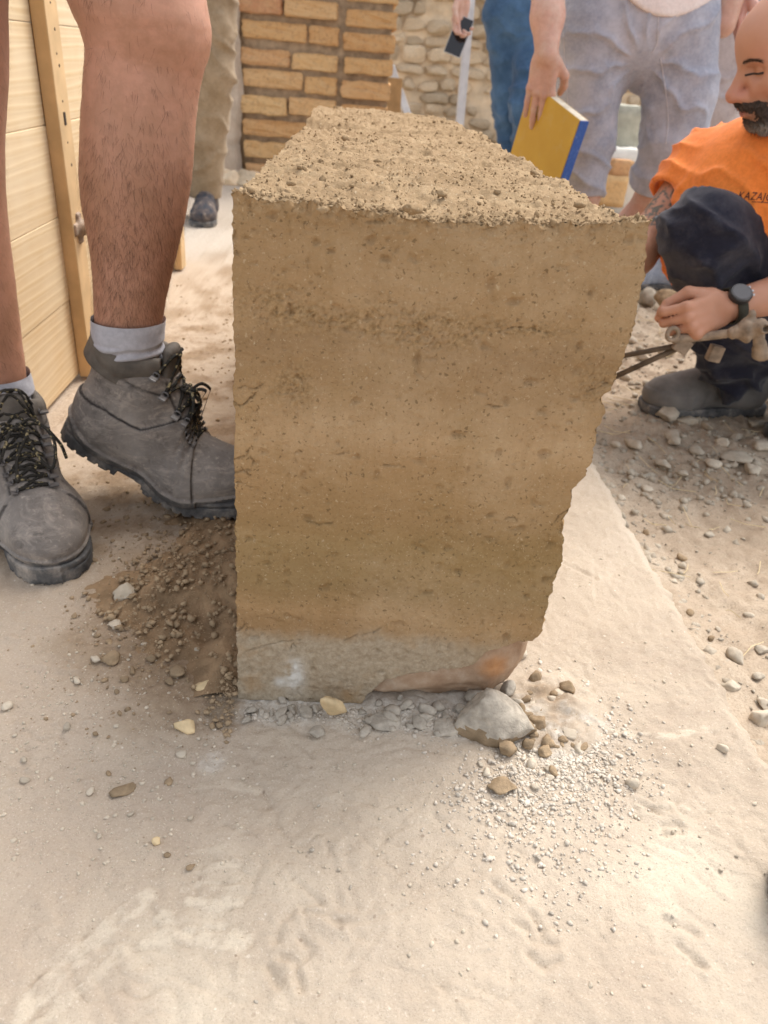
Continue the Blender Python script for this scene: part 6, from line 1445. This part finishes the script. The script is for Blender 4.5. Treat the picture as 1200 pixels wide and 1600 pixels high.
    tl = PY(1103, 12, y-.02); v, f = rock(77, (.028, .03, .045), .15, 3, 3); v = v+tl; part('dark_pouch', v, f, simple('dark_pouch_cloth', (.06, .065, .08), .85, .3, 40, .4), man)
    for a in (la, ra): low_shoe(man, np.array([a[0]+.04, a[1]+.07, zg]), (-.35, -.9), simple('worn_work_shoe', (.15, .13, .11), .9, .3, 20, .4), 'shoe', .95, lace=False)
    # ---- yellow board with blue painted edge in his hand
    C0 = PY(907, 188, 2.20); A0 = PY(846, 140, 2.385); e1 = C0-A0; L = np.linalg.norm(e1); ex = e1/L; ez = np.array([.0, .02, -1.0]); ez = ez-ex*(ez@ex); ez /= np.linalg.norm(ez); en = np.cross(ex, ez)
    if en[0] < 0: en = -en
    T = .027; Hh = .50; Lx = L+.05
    root = empty('yellow_board', A0+ez*Hh); tag(root, 'thick yellow formwork board with blue painted end held upright in one hand', 'board')
    Mb = np.stack([ex, en, ez], 1)
    def bx(lo, hi, nm, m, bev=.0012): v, f = box(lo, hi, bev); f = f if np.linalg.det(Mb) > 0 else [q[::-1] for q in f]; G().add(xf(v, Mb, A0), f).make(nm, m, root)
    ym = Mt('scuffed_yellow_face', .45, .4); c = ym.ramp(ym.noise(7, 5, .6), [(.35, (.50, .285, .022)), (.7, (.57, .345, .035))]); c = ym.mix(ym.ramp(ym.noise(22, 6, .75), [(.55, 0.0), (.75, .5)]), c, (.50, .36, .15)); ym.col(c).bump(ym.noise(60, 4), .15, .001)
    bm_ = Mt('scuffed_blue_paint', .6, .3); c = bm_.ramp(bm_.noise(60, 5, .75), [(.50, (.04, .115, .40)), (.62, (.07, .16, .46)), (.72, (.45, .48, .52))]); bm_.col(c)
    woodm = simple('raw_board_edge', (.70, .62, .48), .8, .2, 40, .4)
    bx((Lx*-.22, 0.0015, 0), (L-.0015, T-.0015, Hh), 'board_core', woodm); bx((Lx*-.22, -.0016, .001), (L-.001, .0012, Hh-.001), 'yellow_face', ym.m, 0); bx((Lx*-.22, T-.0012, .001), (L-.001, T+.0016, Hh-.001), 'yellow_face', ym.m, 0)
    bx((L-.0012, 0, .0015), (L+.0022, T, Hh), 'blue_end', bm_.m, 0)
man_in_shorts()
def man_in_jeans():
    y = 4.3; zg = 0.0; lh, rh = PY(790, 20, y), PY(838, 22, y-.02); lk, rk = PY(795, 150, y+.02), PY(824, 165, y-.16); la, ra = PY(812, 300, y+.06), PY(836, 305, y-.06); zg = float(soil_z(np.array([[.9, y, 0]]))[0]); la[2] = zg+.09; ra[2] = zg+.09
    pel = (lh+rh)/2+[.0, 0, .03]; sh = pel+[-.19, -.02, .46]; el = pel+[-.30, -.12, .20]; wr = PY(722, -6, 4.02)
    X = PY(716, 50, 4.0)-wr
    Fh, W = hand_sdf(wr, X, (-.8, -.5, .1), [(.35, .55, .5), (.4, .6, .5), (.45, .6, .5), (.5, .6, .5)], [(.022, .030, -.012), (.06, .050, -.022), (.088, .050, -.034), (.11, .044, -.042)], 1.0)
    def arm(p):
        d = chain(p, [sh, el, wr], [.055, .043, .028], .02); return smin(d, Fh(p), .014)
    av, aq = polygonize(arm, np.minimum.reduce([sh, el, wr])-[.16, .16, .24], np.maximum.reduce([sh, el, wr])+.12, .005)
    def core(p):
        d = standing_upper(p, pel, .98)
        for a, b, c in ((lh, lk, la), (rh, rk, ra)): d = smin(d, chain(p, [a, b, c], [.07, .05, .04], .03), .04)
        return smin(d, chain(p, [pel+[.20, 0, .46], pel+[.26, .0, .20], pel+[.24, -.05, -.02], pel+[.23, -.07, -.12]], [.055, .044, .033, .03], .02), .04)
    cv, cq = polygonize(core, pel-[.4, .3, .98], pel+[.4, .35, .95], .014); V, Q = skin_mesh([(av, aq), (cv, cq)])
    man = link('person', V, Q, M_HANDSKIN, origin=(pel[0], y, zg)); tag(man, 'person in blue jeans and black top holding a phone at the hip', 'person')
    M_J = cloth('blue_jeans', (.085, .175, .31), (.045, .095, .18), 4, 500, .9, dust=(.13, .22, .34), damt=.5, dscale=4)
    def jeans(p):
        d = ell(p, pel+[0, 0, -.03], (.175, .125, .14))
        for a, b, c in ((lh, lk, la), (rh, rk, ra)): d = smin(d, chain(p, [a, b, c-[0, 0, .05]], [.100, .076, .072], .03), .03)
        return smax(smax(d, p[:, 2]-pel[2]-.035, .01), zg+.03-p[:, 2], .005)
    v, q = polygonize(jeans, pel-[.32, .3, 1.0], pel+[.32, .3, .1], .009); part('blue_jeans', folds(v, q, .016, [((.5, .2, 1), 34, 1), ((-.6, 0, 1), 28, .8)], seed=3), q, M_J, man)
    def top(p):
        d = smin(ell(p, pel+[0, 0, .10], (.19, .135, .14)), ell(p, pel+[0, 0, .33], (.20, .135, .27)), .08)
        for s in (-1, 1): d = smin(d, rc(p, pel+[s*.19, -.01, .45], pel+[s*.24, -.03, .28], .07, .065), .04)
        return smax(smax(d, pel[2]+.015-p[:, 2], .006), p[:, 2]-pel[2]-.60, .01)
    v, q = polygonize(top, pel-[.34, .3, .02], pel+[.34, .3, .64], .012); part('black_top', v, q, cloth('black_jersey', (.012, .012, .014)), man)
    for a in (la, ra): low_shoe(man, np.array([a[0]+.02, a[1]+.07, zg]), (-.2, -.95), simple('brown_shoe', (.12, .085, .06), .8, .3, 20, .3), 'shoe', .98, lace=False)
    # phone
    c = PY(717, 57, 3.985); ax = PY(708, 84, 3.97)-PY(728, 32, 4.0); ax /= np.linalg.norm(ax); nrm = np.array([-.15, -.9, .35]); side = np.cross(nrm, ax); side /= np.linalg.norm(side); nrm = np.cross(ax, side); Mp = np.stack([side, ax, nrm], 1)
    root = empty('smartphone', c-np.array([0, 0, .07])); tag(root, 'dark smartphone held in the hanging hand beside the aluminium straightedge', 'phone')
    fl = lambda f: f if np.linalg.det(Mp) > 0 else [q[::-1] for q in f]
    v, f = box((-.039, -.079, -.0045), (.039, .079, .0042), .0025); G().add(xf(v, Mp, c), fl(f)).make('phone_case', simple('silver_phone_edge', (.42, .42, .44), .35, .1, 20, 0, spec=.5), root)
    v, f = box((-.0365, -.0765, .0040), (.0365, .0765, .0052), 0); G().add(xf(v, Mp, c), fl(f)).make('phone_screen', simple('dark_phone_glass', (.012, .010, .011), .12, .1, 20, 0, spec=.6), root)
man_in_jeans()
def man_in_khaki():
    y = 3.55; zg = 0.0; lh, rh = PY(332, -40, y), PY(268, -45, y); lk, rk = PY(330, 105, y-.04), PY(262, 105, y); la, ra = PY(319, 285, y+.02), PY(250, 285, y+.1); la[2] = ra[2] = .10
    pel = (lh+rh)/2+[0, 0, .06]
    def core(p):
        d = standing_upper(p, pel, .98)
        for a, b, c in ((lh, lk, la), (rh, rk, ra)): d = smin(d, chain(p, [a, b, c], [.07, .05, .04], .03), .04)
        for s in (-1, 1): d = smin(d, chain(p, [pel+[s*.19, 0, .46], pel+[s*.25, .0, .20], pel+[s*.22, -.1, .02], pel+[s*.20, -.15, -.06]], [.055, .044, .033, .03], .02), .04)
        return d
    v, q = polygonize(core, pel-[.4, .3, 1.0], pel+[.4, .35, .95], .014)
    man = link('person', v, q, M_HANDSKIN, origin=(pel[0], y, 0)); tag(man, 'person in khaki trousers and dark shoes standing behind the bare legs', 'person')
    M_K = cloth('khaki_cotton', (.36, .265, .165), (.26, .185, .11), 5, 600, .9, dust=(.44, .35, .25), damt=.4)
    def tr(p):
        d = ell(p, pel+[0, 0, -.03], (.175, .125, .14))
        for a, b, c in ((lh, lk, la), (rh, rk, ra)):
            d = smin(d, chain(p, [a, b, c-[0, 0, .03]], [.100, .083, .068], .03), .03)
        d = smin(d, ell(p, lk+[.05, -.03, .13], (.035, .05, .07)), .02)
        return smax(d, .085-p[:, 2], .006)
    v, q = polygonize(tr, pel-[.32, .3, 1.05], pel+[.32, .3, .12], .009); part('khaki_trousers', folds(v, q, .016, [((.5, .2, 1), 36, 1), ((-.6, 0, 1), 30, .8)], seed=6), q, M_K, man)
    def top(p):
        d = smin(ell(p, pel+[0, 0, .08], (.19, .135, .14)), ell(p, pel+[0, 0, .33], (.20, .135, .27)), .08)
        for s in (-1, 1): d = smin(d, rc(p, pel+[s*.19, -.01, .45], pel+[s*.24, 0, .28], .07, .065), .04)
        return smax(smax(d, pel[2]+.0-p[:, 2], .006), p[:, 2]-pel[2]-.60, .01)
    v, q = polygonize(top, pel-[.34, .3, .02], pel+[.34, .3, .64], .012); part('dark_top', v, q, cloth('dark_work_top', (.07, .075, .085)), man)
    sm = Mt('dark_two_tone_shoe', .85, .2); c = sm.ramp(sm.noise(26, 5, .7), [(.4, (.045, .048, .058)), (.55, (.12, .095, .085)), (.72, (.36, .30, .24))]); sm.col(c)
    for a in (la, ra): low_shoe(man, np.array([a[0]+.005, a[1]+.06, .001]), (.06, -1), sm.m, 'shoe', .98)
man_in_khaki()
def man_in_pale_trousers():
    y = 2.95; zg = float(soil_z(np.array([[1.2, y, 0]]))[0]); lh = PY(1160, -10, y+.05); lk = PY(1118, 170, y); la = PY(1052, 425, y+.02); la[2] = zg+.09; rh = lh+[.16, .08, .01]; rk = np.array([rh[0]-.02, rh[1]+.02, .45]); ra = np.array([rh[0]-.05, rh[1]+.06, zg+.09])
    pel = (lh+rh)/2+[0, 0, .06]; sh = pel+[-.12, -.16, .46]; wr = PY(1165, -25, 2.62); el = (sh+wr)/2+[.0, .03, .0]
    Fh, W = hand_sdf(wr, PY(1146, 60, 2.60)-wr, (-.1, -.9, .1), [(.15, .25, .2), (.35, .45, .3), (.4, .5, .3), (.45, .5, .3)], [(.022, .030, -.012), (.058, .046, -.02), (.085, .046, -.03), (.105, .042, -.04)], 1.0)
    def arm(p):
        d = chain(p, [sh, el, wr], [.055, .042, .030], .02); return smin(d, Fh(p), .014)
    av, aq = polygonize(arm, np.minimum.reduce([sh, el, wr])-[.14, .16, .26], np.maximum.reduce([sh, el, wr])+.12, .0045)
    def core(p):
        d = standing_upper(p, pel, .98)
        for a, b, c in ((lh, lk, la), (rh, rk, ra)): d = smin(d, chain(p, [a, b, c], [.07, .05, .04], .03), .04)
        return smin(d, chain(p, [pel+[.12, .16, .46], pel+[.18, .2, .20], pel+[.14, .16, -.02], pel+[.12, .16, -.1]], [.055, .044, .033, .03], .02), .04)
    cv, cq = polygonize(core, pel-[.4, .4, 1.0], pel+[.4, .4, .95], .014); V, Q = skin_mesh([(av, aq), (cv, cq)])
    man = link('person', V, Q, m_skin('pink_hand_skin', (.62, .34, .27), (.66, .38, .31)), origin=(pel[0], y, zg)); tag(man, 'person in pale pinkish trousers with a ringed hand hanging behind the bald head', 'person')
    M_P = cloth('pale_rose_trousers', (.52, .46, .45), (.43, .37, .36), 5, 600, .9, dust=(.62, .57, .55), damt=.5)
    def tr(p):
        d = ell(p, pel+[0, 0, -.03], (.17, .16, .14))
        for a, b, c in ((lh, lk, la), (rh, rk, ra)): d = smin(d, chain(p, [a, b, c], [.100, .080, .064], .03), .03)
        return smax(smax(d, p[:, 2]-pel[2]-.05, .01), zg+.09-p[:, 2], .006)
    v, q = polygonize(tr, pel-[.36, .36, 1.0], pel+[.34, .34, .12], .009); part('pale_trousers', folds(v, q, .014, [((.5, .2, 1), 34, 1), ((-.6, 0, 1), 30, .8)], seed=8), q, M_P, man)
    def top(p):
        d = smin(ell(p, pel+[0, 0, .10], (.18, .17, .14)), ell(p, pel+[0, 0, .33], (.19, .16, .27)), .08); return smax(smax(d, pel[2]+.02-p[:, 2], .006), p[:, 2]-pel[2]-.60, .01)
    v, q = polygonize(top, pel-[.34, .3, .02], pel+[.34, .3, .64], .012); part('grey_top', v, q, cloth('grey_top_cloth', (.34, .33, .34)), man)
    sm = cloth('blue_grey_suede', (.36, .39, .45), (.25, .28, .34), 18, 500, .95, dust=(.52, .54, .58), damt=.6, dscale=25)
    low_shoe(man, np.array([la[0]+.075, la[1]+.02, zg-.002]), (-1, -.12), sm, 'shoe', 1.0); low_shoe(man, np.array([ra[0]+.08, ra[1]+.02, zg]), (-1, -.12), sm, 'shoe', 1.0)
    rc_ = PY(1143, 106, 2.60); Gd = Mt('gold_ring_metal', .25, .5); Gd.b.inputs['Metallic'].default_value = 1.0; Gd.col((.80, .55, .18))
    a = np.linspace(0, 2*np.pi, 25); dr = PY(1146, 60, 2.6)-wr; Fm = frame(dr, (1, 0, 0)); Pm = W((.125, .010, -.018))
    v, f = tube(Pm+.0105*(np.outer(np.cos(a), Fm[:, 0])+np.outer(np.sin(a), Fm[:, 1])), .0018, 6, False); o = G().add(v, f).make('ring', Gd.m, None, origin=Pm, smooth=True); tag(o, 'gold ring on a finger of the hand hanging behind the bald head', 'ring')
man_in_pale_trousers()
def shoe_tip():
    q = GZ(1192, 1405, 0); z = float(slab_height(np.array([[q[0], q[1], 0]]))[0])
    man = empty('shoe', (q[0]+.15, q[1]-.02, z)); tag(man, 'tip of a black shoe at the right edge of the bare floor', 'shoe')
    M_ = simple('scuffed_black_leather', (.028, .025, .024), .5, .4, 40, .3, spec=.4)
    r = low_shoe(man, np.array([q[0]+.305, q[1]-.06, z]), (-.98, .2), M_, 'black_shoe', 1.0)
    for ch in list(r.children):
        ch.parent = man; ch.location = tuple(np.array(ch.location)+np.array(r.location))
    bpy.data.objects.remove(r)
shoe_tip()
